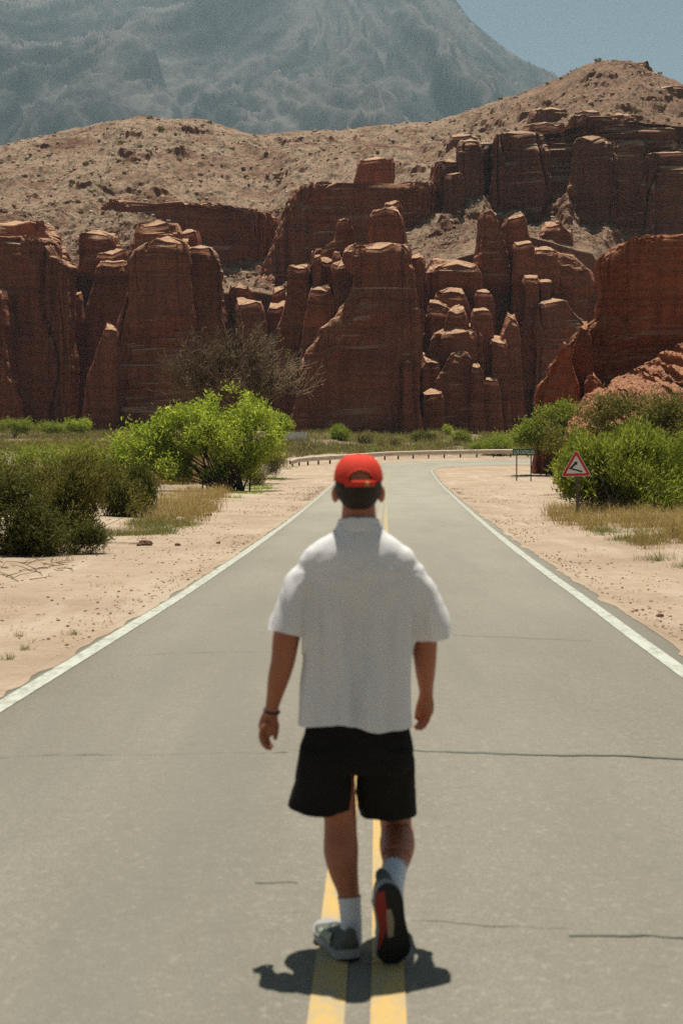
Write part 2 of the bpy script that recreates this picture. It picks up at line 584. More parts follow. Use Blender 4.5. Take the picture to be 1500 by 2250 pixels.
for P_, sg_, base_ in ((lo, 1, .17), (ro, -1, .30)):
    Nn = left_n(P_) * sg_
    q_ = np.arange(NR) * .45
    inn_ = np.clip(base_ - .02 - .16 * np.clip(fbm(q_ * .55, 3 + sg_, 2, 4, .6) + .15, 0, 1) - .05 * np.clip(noise(q_ * 2.3, sg_), 0, 1), .085, None)
    A_s, B_s = P_ + Nn * (base_ + .12), P_ + Nn * inn_[:, None]
    V_s = np.stack([with_z(A_s, -.03), with_z(P_ + Nn * (base_ + .02), .006), with_z(B_s, .0045)], 1).reshape(-1, 3)
    tag(obj('sand_drift', mesh_np('sand_drift', V_s, grid_faces(NR, 3), False), M['sand']), kind='structure')
NC = left_n(CENTRE)
for sgn in (1, -1):
    V, f = ribbon(CENTRE + NC * sgn * .099, .058, .0165, .06, 5 + sgn)
    obj('centre_line', mesh_np('centre_line', V, f), M['yellow_paint'], road)

m = Mat('crack_tar').rough(.8, .2)
m.color(m.mix(m.noise(m.pos(), 5, 4), (.05, .06, .055), (.15, .15, .13)))
M['tar'] = m.m
def crack(pts, wpx, seed):
    P = px_line(pts)
    s = np.concatenate([[0], np.cumsum(np.linalg.norm(np.diff(P, axis=0), axis=1))])
    t = np.arange(0, s[-1], .035)
    Q = np.stack([np.interp(t, s, P[:, k]) for k in (0, 1)], 1)
    Q[:, 1] += .10 * fbm(t * .9, seed, 0, 5, .6) + .010 * noise(t * 14, seed)
    hw = wpx * np.clip(.55 + .9 * fbm(t * .8, seed, 5, 3) + .4 * noise(t * 9, seed), .12, 2)
    N = left_n(Q)
    A, B = Q + N * hw[:, None], Q - N * hw[:, None]
    V = np.stack([with_z(A, .0145), with_z(B, .0145)], 1).reshape(-1, 3)
    i = np.arange(len(Q) - 1)
    obj('crack', mesh_np('crack', V, np.stack([2 * i, 2 * i + 1, 2 * i + 3, 2 * i + 2], 1)), M['tar'], road)
crack([(-60, 1672), (180, 1667), (420, 1662), (640, 1656)], .012, 1)
crack([(640, 1656), (900, 1654), (1180, 1662), (1350, 1668), (1560, 1681)], .014, 2)
crack([(170, 1443), (330, 1440), (640, 1437)], .009, 3)
crack([(985, 1398), (1150, 1405), (1300, 1412)], .006, 4)
crack([(1060, 1277), (1220, 1285)], .006, 5)
crack([(380, 1331), (600, 1330)], .005, 6)
crack([(1245, 2062), (1330, 2058), (1560, 2068)], .010, 7)
crack([(560, 1962), (660, 1961)], .008, 8)
crack([(900, 2030), (1240, 2045)], .003, 9)
crack([(700, 2022), (560, 2020)], .002, 10)

# ---- far mountain
def ruled(rows, cols, nr):
    """rows: list of functions px -> (py, Y); returns grid of world points (nr, len(cols), 3)"""
    R = []
    for fn in rows:
        R.append(np.array([at(c, *fn(c)) for c in cols]))
    R = np.array(R)
    k = np.linspace(0, len(rows) - 1, nr)
    i = np.minimum(k.astype(int), len(rows) - 2)
    f = (k - i)[:, None, None]
    return R[i] * (1 - f) + R[i + 1] * f, k

def curve(pts, Y):
    xs, ys = [p[0] for p in pts], [p[1] for p in pts]
    return lambda c: (float(np.interp(c, xs, ys)), Y if not callable(Y) else Y(c))

cols = np.linspace(-420, 1950, 620)
ridge_m = [(-420, -70), (500, -80), (800, -75), (930, -62), (975, -35), (1000, -2), (1030, 40), (1060, 66), (1100, 98), (1150, 132), (1190, 150), (1235, 172), (1400, 262), (1950, 470)]
Gm, k = ruled([curve([(-420, 700), (1950, 700)], 2300), curve([(-420, 420), (1950, 520)], 2700),
               curve([(-420, 150), (900, 150), (1235, 330), (1950, 560)], 3500), curve(ridge_m, 4400), curve([(a, b + 330) for a, b in ridge_m], 5600)], cols, 420)
x, y, z = Gm[..., 0], Gm[..., 1], Gm[..., 2]
edge = sstep(3.0, 2.75, k)[:, None] + sstep(3.0, 3.3, k)[:, None]
xs_, ys_ = -90.0, 4500.0                        # spurs and gullies fan out from the summit
rr_ = np.hypot(x - xs_, y - ys_)
ph_ = np.arctan2(x - xs_, ys_ - y) + .10 * fbm(x / 420, y / 420, 1, 4) + .02 * fbm(x / 90, y / 90, 6, 3)
sp1 = ridged(ph_ * 5.5 + 3, rr_ / 2600, 2, 2, .5)
sp2 = ridged(ph_ * 17 + rr_ / 900, rr_ / 900, 5, 3, .55)
sp3 = ridged(ph_ * 44 - rr_ / 350, rr_ / 330, 9, 3, .55)
am_ = np.clip(rr_ / 1400, .12, 1)
dz_ = am_ * ((sp1 - .62) * 420 + (sp2 - .6) * 170 + (sp3 - .6) * 60) + (ridged(x / 80, y / 80, 4, 3, .5) - .6) * 20
Gm[..., 2] += dz_ * (0.03 + .97 * np.clip(edge, 0, 1)) * sstep(0, .5, k)[:, None]
Gm[..., 2] = np.maximum(Gm[..., 2], -0.5 + 0 * z)
m = Mat('far_mountain').rough(1.0, 0.0)
na = m.noise(m.pos((1, .5, .38), (0, math.radians(38), 0)), .0062, 7, .60)
nb = m.noise(m.pos((1, .5, .38), (0, math.radians(-38), 0)), .0062, 7, .60)
sp = m.n('SeparateXYZ'); m.l(m.pos(), sp.inputs[0])
n1 = m.mix(m.rng(m.math('ADD', sp.outputs[0], m.math('MULTIPLY', m.noise(m.pos(), .003, 3), 900)), 250, 650), na, nb)
c = m.ramp(n1, [(.38, (.030, .031, .031)), (.48, (.050, .048, .047)), (.53, (.082, .075, .072)), (.64, (.112, .101, .096))])
m.color(c)
m.bump(n1, 40, .8)
tag(obj('mountain', mesh_np('mountain', Gm, grid_faces(420, len(cols))), m.m), kind='structure')

# ---- rubble hill behind and above the cliffs
cols = np.linspace(-330, 1830, 760)
ridge_h = [(-330, 400), (0, 322), (80, 299), (200, 275), (300, 256), (335, 254), (400, 262), (450, 263), (500, 280), (570, 294), (640, 290), (750, 285), (850, 273), (960, 262), (1050, 236), (1130, 206), (1230, 171), (1270, 148), (1310, 133), (1380, 134), (1410, 146), (1450, 163), (1500, 184), (1830, 330)]
mid_h = [(-330, 500), (0, 455), (220, 440), (590, 462), (640, 425), (800, 410), (950, 392), (1040, 345), (1180, 330), (1280, 300), (1500, 345), (1830, 450)]
low_h = [(-330, 590), (0, 545), (200, 520), (330, 520), (500, 575), (600, 600), (700, 560), (860, 540), (930, 522), (1010, 508), (1060, 486), (1090, 516), (1140, 492), (1175, 520), (1215, 496), (1245, 445), (1275, 500), (1300, 518), (1330, 492), (1370, 550), (1500, 600), (1830, 600)]
fr_h = [(-330, 720), (0, 660), (300, 660), (560, 640), (700, 660), (900, 600), (1040, 560), (1160, 520), (1300, 560), (1350, 640), (1500, 700), (1830, 700)]
Gh, k_hill = ruled([curve([(-330, 940), (1830, 940)], 262), curve(fr_h, 265), curve([(a, b + 22 * math.exp(-((a - 535) / 70) ** 2)) for a, b in low_h], lambda c: 282 + 15 * math.exp(-((c - 535) / 90) ** 4)), curve(mid_h, 318), curve(ridge_h, 430), curve([(a, b + 240) for a, b in ridge_h], 620)], cols, 460)
x, y, z = Gh[..., 0], Gh[..., 1], Gh[..., 2]
kk = k_hill[:, None]
keep = 1 - .93 * np.exp(-((kk - 4.0) / .10) ** 2)
d = 2.4 * fbm(x / 24, y / 32, z / 20, 5, .5) + 4.4 * (ridged((x + 6 * fbm(x / 20, y / 20, 0, 2)) / 17, y / 70, 2, 4) - .62) + .75 * fbm(x / 1.7, y / 1.7, z / 1.7, 3, .7)
out = np.maximum(fbm(x / 14, y / 22, z / 6, 4) - .50, 0) * 9.0        # outcrops
out = np.tanh(out * 1.3) * (1.1 + .7 * noise(x / 3, y / 3, z / 3))
Gh[..., 2] += (d + out) * keep * sstep(.9, 1.4, kk)
Gh[..., 1] += (-.8 * out + 1.1 * fbm(x / 5, y / 5, z / 5, 3)) * keep * sstep(.9, 1.4, kk)
Gh[..., 2] += .55 * fbm(x / 4, y / 9, 4, 3) * np.exp(-((kk - 4.0) / .10) ** 2)
m = Mat('rubble_hill').rough(.95, .1)
n1 = m.noise(m.pos(), .045, 5, .62)
n2 = m.noise(m.pos(), .55, 7, .78)
n3 = m.noise(m.pos(), 1.9, 4, .7)
c = m.ramp(n1, [(.34, (.17, .078, .050)), (.44, (.29, .175, .118)), (.53, (.37, .262, .185)), (.60, (.29, .19, .13)), (.68, (.19, .095, .062))])
sp = m.n('SeparateXYZ'); m.l(m.pos(), sp.inputs[0])
rt = m.rng(m.math('ADD', sp.outputs[0], m.math('MULTIPLY', m.math('SUBTRACT', n1, .5), 60)), 25, 75, 0, .65)
c = m.mix(rt, c, (.235, .125, .080))
c = m.mix(m.rng(n2, .49, .60, 0, .85), c, (.12, .082, .055))
c = m.mix(m.rng(n3, .60, .68, 0, .7), c, (.55, .44, .33))
c = m.mix(m.rng(m.noise(m.pos(), .22, 6, .75), .54, .64, 0, .65), c, (.10, .088, .050))
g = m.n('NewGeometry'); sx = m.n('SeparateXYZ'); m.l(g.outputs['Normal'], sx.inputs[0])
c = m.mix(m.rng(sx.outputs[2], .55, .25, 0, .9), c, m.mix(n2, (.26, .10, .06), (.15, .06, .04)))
m.color(c)
m.bump(m.math('ADD', n2, m.math('MULTIPLY', n3, .5)), .8, 1.0)
M['hill'] = m.m
hill = tag(obj('hill', mesh_np('hill', Gh, grid_faces(460, len(cols)), False), M['hill']), kind='structure')

# ---- rock bodies
def zpx(px, py, Y): return at(px, py, Y)

def rock_body(levels, Y, thick=None, flute=1.0, strata=1.0, rough=1.0, n=10.0, batter=.02, nu=130, dz=.28, top=0.5, seed=0, sc=1.0, lean=0.0, skew=0.0, rise=0.0):
    lv = sorted(levels, key=lambda q: -q[0])
    P = [(at(a, py, Y), at(b, py, Y)) for py, a, b in lv]
    zk = np.array([p[0][2] for p in P])
    xl = np.array([p[0][0] for p in P]); xr = np.array([p[1][0] for p in P])
    z0, z1 = zk[0] - 2.0, zk[-1]
    nz = max(10, int((z1 - z0) / dz))
    zs = np.linspace(z0, z1, nz)
    if len(lv) > 2:                                   # squarer shoulders
        if sc == 1.0 and len(lv) > 3:
            xl[-2] += .55 * (xl[-3] - xl[-2]); xr[-2] += .55 * (xr[-3] - xr[-2])
        k_ = .85 if sc == 1.0 else .4
        xl[-1] += k_ * (xl[-2] - xl[-1]); xr[-1] += k_ * (xr[-2] - xr[-1])
    xl, xr = np.interp(zs, zk, xl), np.interp(zs, zk, xr)
    wd = (xr - xl) / 2; xc = (xl + xr) / 2
    thick = thick or max(6.0, 1.5 * wd.max())
    dp = thick / 2 * (.55 + .45 * wd / wd.max())
    yf = Y + batter * (zs - z0) + lean * sstep(z0, z1, zs)
    yc = yf + dp
    nf = int(nu * .68)
    th = np.concatenate([np.linspace(-math.pi - .25, .25, nf, endpoint=False), np.linspace(.25, math.pi - .25, nu - nf, endpoint=False)])
    c, s_ = np.cos(th), np.sin(th)
    ex = 2.0 / n
    cx, sy = np.sign(c) * np.abs(c) ** ex, np.sign(s_) * np.abs(s_) ** ex
    Xb = xc[:, None] + wd[:, None] * cx; Yb = yc[:, None] + dp[:, None] * sy
    Zb = np.repeat(zs[:, None], nu, 1)
    nx = np.sign(c) * np.abs(c) ** (2 - ex) / wd[:, None]; ny = np.sign(s_) * np.abs(s_) ** (2 - ex) / dp[:, None]
    ln = np.sqrt(nx * nx + ny * ny) + 1e-9
    nx, ny = nx / ln, ny / ln
    q = sc
    warp = 1.5 * fbm(Xb * .05 / q, Yb * .05 / q, Zb * .06 / q, 2)
    n1 = noise(Xb * .16 / q + warp * .35 + seed * 7.7, Yb * .16 / q, Zb * .012 / q)
    n2 = noise(Xb * .42 / q + seed * 3.1, Yb * .42 / q + warp * .2, Zb * .03 / q)
    n3 = noise(Xb * 1.0 / q + seed * 1.3, Yb * 1.0 / q, Zb * .05 / q)
    def ribs(u, k):
        # angular buttresses: sharp aretes and V-shaped clefts of random width
        c_ = np.floor(u).astype(int); t_ = u - c_
        pk = .5 + .28 * _V[(c_ * 7 + k) % 512]
        am = .75 + .5 * _V[(c_ * 13 + k + 50) % 512] + .18 * noise(c_ * 3.7, Zb * .05 / q, k)
        return np.where(t_ < pk, t_ / pk, (1 - t_) / (1 - pk)) * np.clip(am, .1, 1.6) - .4
    uu = (Xb + .6 * Yb) / q + 1.0 * fbm(Xb * .07 / q, Yb * .07 / q, Zb * .035 / q, 3)
    fl = 1.35 * ribs(uu / 6.3 + seed * .37, 3) + .95 * ribs(uu / 2.1 + seed * .71, 9) + .30 * ribs(uu / .9 + seed, 17) - (1 - np.abs(n1)) ** 12 * 1.9 - .9 * (1 - np.abs(n2)) ** 11 - .45 * (1 - np.abs(n3)) ** 9
    zz = Zb + .03 * Xb + 1.2 * fbm(Xb * .03 / q, Yb * .03 / q, 0, 2) * q
    s0, s1, s2 = noise(zz * .11 / q, 6.6), noise(zz * .28 / q, 3.3), noise(zz * .85 / q, 9.1)
    gate = .6 + .8 * noise(Xb * .08 / q, Yb * .08 / q, Zb * .1 / q)
    g2 = sstep(.05, .45, noise(Xb * .07 / q + 3, Yb * .07 / q, Zb * .06 / q + seed))
    s4 = noise(zz * .55 / q, 4.4, noise(Xb * .05 / q, Yb * .05 / q) * .6)
    stt = .30 * s1 + .10 * s2 - .30 * (1 - np.abs(s4)) ** 12 * np.clip(noise(Xb * .11 / q, Yb * .11 / q, Zb * .2 / q + 5) + .1, 0, 1) + g2 * (.75 * np.tanh(8 * s0) + .35 * np.tanh(6 * s1))
    fn = fbm(Xb * .40 / q, Yb * .40 / q, Zb * .10 / q, 5, .5)
    # fracture blocks: every joint-bounded block stands a little in or out
    bw = 2.6 * q
    ub = (Xb + .6 * Yb) / bw + .5 * fbm(Xb * .1 / q, Yb * .1 / q, Zb * .08 / q, 2) + seed
    lb = zz / (1.9 * q) + .25 * fbm(Xb * .25 / q, Yb * .25 / q, 1, 2)
    blk = _V[_P[(np.floor(ub).astype(int) % 512) + _P[np.floor(lb).astype(int) % 512] % 512] % 512]
    ub2 = ub * 2.7 + 3; lb2 = lb * 2.3
    blk2 = _V[_P[(np.floor(ub2).astype(int) % 512) + _P[np.floor(lb2).astype(int) % 512] % 512] % 512]
    col_ = _V[np.floor(ub * .8).astype(int) % 512]
    D = (flute * (fl * .95 + col_ * .30) + strata * stt * .8 + rough * (fn * .6 + g2 * (blk * .30 + blk2 * .16))) * q
    D = D * np.clip(wd.max() / (7.5 * q), .35, 1)
    lim = .30 * wd[:, None] + 0 * D
    D = np.clip(D, -lim, lim)
    h = sstep(z1 - 1.6 * q, z1, Zb)                   # worn upper edge
    D = D - h * h * .25 * q
    Xb, Yb = Xb + nx * D, Yb + ny * D
    Xb = Xb + skew * (Yb - Y)                         # side walls run back at an angle
    # ragged crest
    jag = np.clip(wd.max() / (6 * q), .45, 1) * (.7 * fbm(Xb * .35 / q + seed, Yb * .35 / q, 0, 3) + .30 * noise(Xb * 1.3 / q, Yb * 1.3 / q, seed) + .75 * _V[(np.floor(ub * 1.4) + 40).astype(int) % 512] + .35 * _V[(np.floor(ub * 3.7) + 90).astype(int) % 512]) * top * q
    ramp = rise * (1 + .9 * noise(Xb * .6 / q, Yb * .6 / q, seed + 7)) * (np.clip((Yb - yf[:, None]) / (2 * dp[:, None]), 0, 1) - .35)      # tops tilt up towards the hill
    Zb = Zb + jag * sstep(z1 - 3.5 * q, z1, Zb) + ramp * sstep(z1 - 2.5 * q, z1, Zb)
    # cap
    rows = [np.stack([Xb, Yb, Zb], -1)]
    lx, ly, lz = Xb[-1], Yb[-1], Zb[-1]
    mx, my = lx.mean(), ly.mean()
    for j, f in enumerate((.97, .85, .6, .35, .1)):
        X2, Y2 = mx + (lx - mx) * f, my + (ly - my) * f
        Z2 = lz * f + lz.mean() * (1 - f) + (1 - f) * .9 * q * min(1, wd[-1] / 4) + top * q * .5 * fbm(X2 * .5 / q, Y2 * .5 / q, seed + 2, 3)
        rows.append(np.stack([X2, Y2, Z2], -1)[None])
    G = np.concatenate(rows, 0)
    V = np.vstack([G.reshape(-1, 3), [[mx, my, G[-1, :, 2].mean()]]])
    m_ = G.shape[0]
    i = np.arange(nu); j = (i + 1) % nu
    f3 = np.stack([(m_ - 1) * nu + i, (m_ - 1) * nu + j, np.full(nu, m_ * nu)], 1)
    return V, grid_faces(m_, nu, True), f3

def formation(name, label, bodies, mat, loc):
    root = empty(name, loc, label, 'rock formation', 'red sandstone cliffs')
    for i, b in enumerate(bodies):
        nm, levels, Yd = b[:3]
        kw = dict(b[3]) if len(b) > 3 else {}
        kw.setdefault('seed', i + len(name))
        kw.setdefault('rise', {'rock_ledge': 1.5, 'rock_buttress': 1.4, 'rock_column': 1.1, 'rock_tower': .9, 'rock_face': 1.1}[nm] * kw.get('sc', 1.0))
        mt = kw.pop('mat', mat)
        V, f4, f3 = rock_body(levels, Yd, **kw)
        obj(nm, mesh_np(nm, V, [f4, f3], False), mt, root)
    return root

RK = M['rock']; RH = M['rock_hi']
BIG = dict(nu=280, flute=1.0)
formation('rock_wall', 'dark banded red cliff wall below the rubble hill, left of centre', [
    ('rock_face', [(441, 222, 300), (447, 215, 420), (456, 212, 560), (466, 205, 606), (520, 205, 610), (660, 200, 620)], 300, dict(BIG, flute=.7, thick=30, top=.7, batter=.03)),
    ('rock_face', [(398, 700, 940), (404, 662, 960), (416, 640, 965), (440, 628, 968), (500, 600, 970), (560, 575, 970), (620, 560, 970), (740, 556, 970)], 286, dict(BIG, flute=.6, thick=26, top=.5, batter=.03, strata=1.3)),
    ('rock_ledge', [(345, 800, 855), (352, 785, 866), (372, 783, 866), (400, 780, 870)], 312, dict(thick=10, flute=.5)),
    ('rock_ledge', [(488, -20, 60), (497, -60, 100), (520, -60, 118), (560, -70, 120), (640, -70, 125)], 268, dict(thick=16)),
], RK, at(420, 700, 300))
formation('rock_wall', 'tall dark columned cliff wall under the highest hilltop, upper right', [
    ('rock_face', [(248, 1276, 1318), (256, 1272, 1345), (266, 1268, 1420), (276, 1262, 1560), (290, 1180, 1600), (300, 1110, 1620), (312, 1040, 1620), (340, 1004, 1620), (370, 975, 1620), (395, 952, 1620), (450, 944, 1620), (600, 934, 1630)], 289.5, dict(BIG, nu=380, mat=RH, thick=26, batter=.04, flute=1.25)),
    ('rock_column', [(352, 985, 1012), (362, 962, 1020), (390, 950, 1022), (440, 945, 1024), (560, 938, 1030)], 290, dict(mat=RH)),
    ('rock_column', [(305, 1030, 1052), (313, 1012, 1056), (360, 1010, 1060), (430, 1006, 1064), (560, 1000, 1068)], 288, dict(mat=RH)),
    ('rock_column', [(380, 985, 1010), (400, 980, 1014), (470, 974, 1022), (540, 970, 1025)], 284),
    ('rock_column', [(289, 1096, 1180), (300, 1090, 1195), (340, 1086, 1200), (420, 1080, 1205), (470, 1075, 1212), (570, 1070, 1215)], 288, dict(mat=RH, nu=110)),
    ('rock_column', [(312, 1050, 1092), (330, 1046, 1100), (560, 1042, 1105)], 296, dict(mat=RH)),
    ('rock_column', [(310, 1195, 1245), (330, 1190, 1262), (560, 1180, 1270)], 294, dict(mat=RH)),
    ('rock_column', [(298, 1268, 1300), (312, 1262, 1345), (340, 1258, 1356), (420, 1254, 1360), (590, 1250, 1366)], 286, dict(mat=RH)),
    ('rock_column', [(308, 1356, 1400), (325, 1348, 1425), (360, 1344, 1430), (590, 1340, 1436)], 289, dict(mat=RH, nu=110)),
    ('rock_column', [(330, 1420, 1470), (350, 1415, 1520), (380, 1412, 1580), (590, 1410, 1600)], 287, dict(mat=RH, nu=120)),
    ('rock_ledge', [(240, 1276, 1312), (250, 1274, 1320), (275, 1272, 1324), (305, 1270, 1326)], 318, dict(mat=RH, thick=10, flute=.6)),
    ('rock_ledge', [(250, 1330, 1390), (262, 1326, 1405), (295, 1322, 1412)], 322, dict(mat=RH, thick=10, flute=.6)),
    ('rock_ledge', [(150, 1284, 1322), (157, 1278, 1338), (172, 1274, 1345)], 412, dict(mat=RH, thick=12, flute=.5)),
    ('rock_ledge', [(186, 1400, 1455), (194, 1388, 1490), (215, 1384, 1530), (240, 1380, 1560)], 392, dict(mat=RH, thick=14, flute=.6)),
    ('rock_ledge', [(212, 1296, 1340), (219, 1286, 1358), (236, 1280, 1366)], 372, dict(mat=RH, thick=10, flute=.6)),
    ('rock_ledge', [(238, 1185, 1232), (244, 1172, 1252), (258, 1166, 1258)], 348, dict(mat=RH, thick=9, flute=.5)),
    ('rock_ledge', [(296, 1000, 1040), (302, 985, 1052), (314, 980, 1058)], 338, dict(mat=RH, thick=9, flute=.5)),
    ('rock_ledge', [(270, 1165, 1230), (278, 1155, 1245), (300, 1150, 1250)], 314, dict(mat=RH, thick=8, flute=.5)),
    ('rock_ledge', [(136, 1335, 1400), (146, 1330, 1425), (168, 1340, 1440), (190, 1350, 1450)], 424, dict(mat=RH, thick=16, flute=.5)),
], RH, at(1250, 560, 288))

formation('rock_castle', 'broad dark red cliff block at the left edge', [
    ('rock_face', [(512, -140, 60), (522, -150, 100), (534, -150, 114), (558, -150, 118), (566, -150, 138), (580, -150, 148), (650, -150, 152), (760, -150, 161), (810, -150, 168), (870, -150, 168), (935, -150, 158)], 252, dict(BIG, flute=.75, thick=26, batter=.03)),
    ('rock_buttress', [(640, -120, -8), (660, -120, 2), (740, -120, 12), (824, -120, 22), (880, -120, 40), (935, -120, 48)], 246, dict(flute=.6)),
], RK, at(30, 935, 252))
formation('rock_tower', 'square red rock tower standing back between the two left cliff blocks', [
    ('rock_tower', [(509, 175, 235), (515, 164, 254), (545, 163, 256), (562, 163, 260), (590, 158, 262), (620, 152, 266), (935, 148, 290)], 264, dict(flute=.5, batter=.03)),
    ('rock_ledge', [(548, 214, 270), (556, 210, 284), (566, 208, 286)], 262, dict(thick=9, flute=.2)),
    ('rock_ledge', [(568, 224, 276), (574, 216, 284), (584, 212, 286)], 260.5, dict(thick=9, flute=.2)),
    ('rock_ledge', [(586, 212, 270), (593, 208, 284), (602, 206, 286), (700, 180, 290), (935, 170, 300)], 259, dict(thick=9, flute=.4)),
    ('rock_ledge', [(644, 152, 170), (652, 150, 176), (690, 148, 180), (935, 146, 190)], 259, dict(thick=8, flute=.4)),
], RK, at(215, 935, 262))
formation('rock_castle', 'massive flat topped red rock buttress rising behind the bright green tree', [
    ('rock_tower', [(489, 298, 380), (495, 294, 388), (510, 292, 392), (520, 290, 394), (560, 284, 398), (640, 275, 405)], 246, dict(flute=.4, batter=.03)),
    ('rock_face', [(522, 345, 400), (528, 332, 410), (545, 288, 412), (560, 281, 413), (600, 271, 418), (650, 261, 421), (700, 252, 425), (750, 244, 431), (800, 226, 437), (850, 214, 441), (935, 205, 446)], 241, dict(BIG, flute=.55, batter=.035)),
    ('rock_buttress', [(722, 236, 258), (740, 232, 262), (764, 214, 262), (790, 206, 262), (830, 190, 262), (850, 184, 262), (935, 178, 264)], 239, dict(flute=.6, top=1.0)),
    ('rock_tower', [(505, 402, 430), (512, 396, 434), (530, 395, 438), (600, 390, 450)], 250, dict(flute=.4)),
    ('rock_buttress', [(540, 420, 452), (548, 405, 470), (566, 405, 478), (580, 405, 484), (600, 405, 490), (740, 405, 498), (935, 400, 506)], 246, dict(flute=.7)),
    ('rock_buttress', [(628, 502, 522), (640, 498, 545), (655, 497, 566), (672, 496, 580), (700, 494, 586), (935, 490, 600)], 251, dict(flute=.6, top=.9)),
    ('rock_buttress', [(664, 520, 560), (676, 516, 578), (690, 512, 584), (935, 505, 596)], 247, dict(flute=.6)),
    ('rock_ledge', [(634, 600, 622), (642, 596, 627), (660, 594, 630), (700, 590, 634), (935, 584, 640)], 254, dict(flute=.5)),
    ('rock_ledge', [(668, 590, 618), (676, 586, 630), (720, 582, 634), (935, 576, 640)], 250, dict(flute=.5)),
], RK, at(330, 935, 243))
formation('rock_castle', 'tallest central red rock castle with a square block on its summit', [
    ('rock_tower', [(444, 846, 880), (452, 842, 884), (470, 840, 886), (520, 838, 890)], 250, dict(flute=.3)),
    ('rock_tower', [(458, 818, 872), (463, 812, 880), (480, 810, 884), (530, 809, 894), (560, 806, 900), (620, 800, 905)], 243, dict(flute=.45, batter=.02)),
    ('rock_face', [(534, 786, 880), (540, 773, 897), (577, 769, 906), (588, 762, 912), (627, 759, 916), (660, 748, 918), (693, 736, 918), (718, 706, 919), (733, 697, 919), (770, 668, 920), (800, 658, 920), (850, 652, 920), (945, 646, 926)], 236, dict(BIG, nu=260, flute=.45, strata=1.1, batter=.03)),
    ('rock_buttress', [(562, 908, 922), (572, 900, 930), (600, 898, 933), (633, 896, 934), (700, 896, 933), (760, 896, 930), (820, 890, 924), (945, 885, 926)], 240, dict(flute=.6)),
    ('rock_buttress', [(652, 902, 914), (660, 900, 918), (700, 896, 920), (945, 890, 922)], 236.5, dict(flute=.4, thick=8)),
    ('rock_buttress', [(795, 886, 904), (806, 884, 908), (850, 882, 910), (945, 880, 914)], 234, dict(flute=.4, thick=7)),
    ('rock_face', [(545, 700, 800), (600, 690, 820), (700, 668, 840), (945, 650, 860)], 250, dict(flute=.6)),
    ('rock_buttress', [(572, 738, 772), (580, 734, 776), (700, 724, 782), (945, 700, 792)], 241, dict(flute=.5)),
    ('rock_tower', [(485, 744, 770), (491, 740, 777), (510, 739, 778), (528, 736, 778), (538, 712, 778), (547, 688, 778), (560, 682, 778), (640, 680, 780), (760, 662, 780)], 248, dict(flute=.6, top=.8)),
    ('rock_tower', [(551, 735, 744), (557, 732, 747), (600, 731, 748), (700, 728, 750)], 243, dict(flute=.2, thick=6)),
    ('rock_tower', [(563, 690, 702), (570, 687, 706), (640, 684, 708), (700, 680, 712)], 243.5, dict(flute=.2, thick=6)),
    ('rock_buttress', [(570, 695, 742), (578, 692, 745), (640, 686, 748), (760, 674, 750)], 245, dict(flute=.6)),
    ('rock_buttress', [(634, 680, 728), (642, 676, 734), (680, 671, 736), (760, 656, 738), (935, 648, 740)], 240.5, dict(flute=.7, top=1.0)),
    ('rock_tower', [(584, 634, 676), (592, 631, 681), (640, 628, 683), (680, 620, 676), (720, 609, 668), (770, 603, 660), (935, 596, 656)], 246, dict(flute=.5)),
    ('rock_buttress', [(870, 652, 672), (885, 645, 680), (935, 635, 690)], 236, dict(flute=.9)),
], RK, at(790, 945, 238))
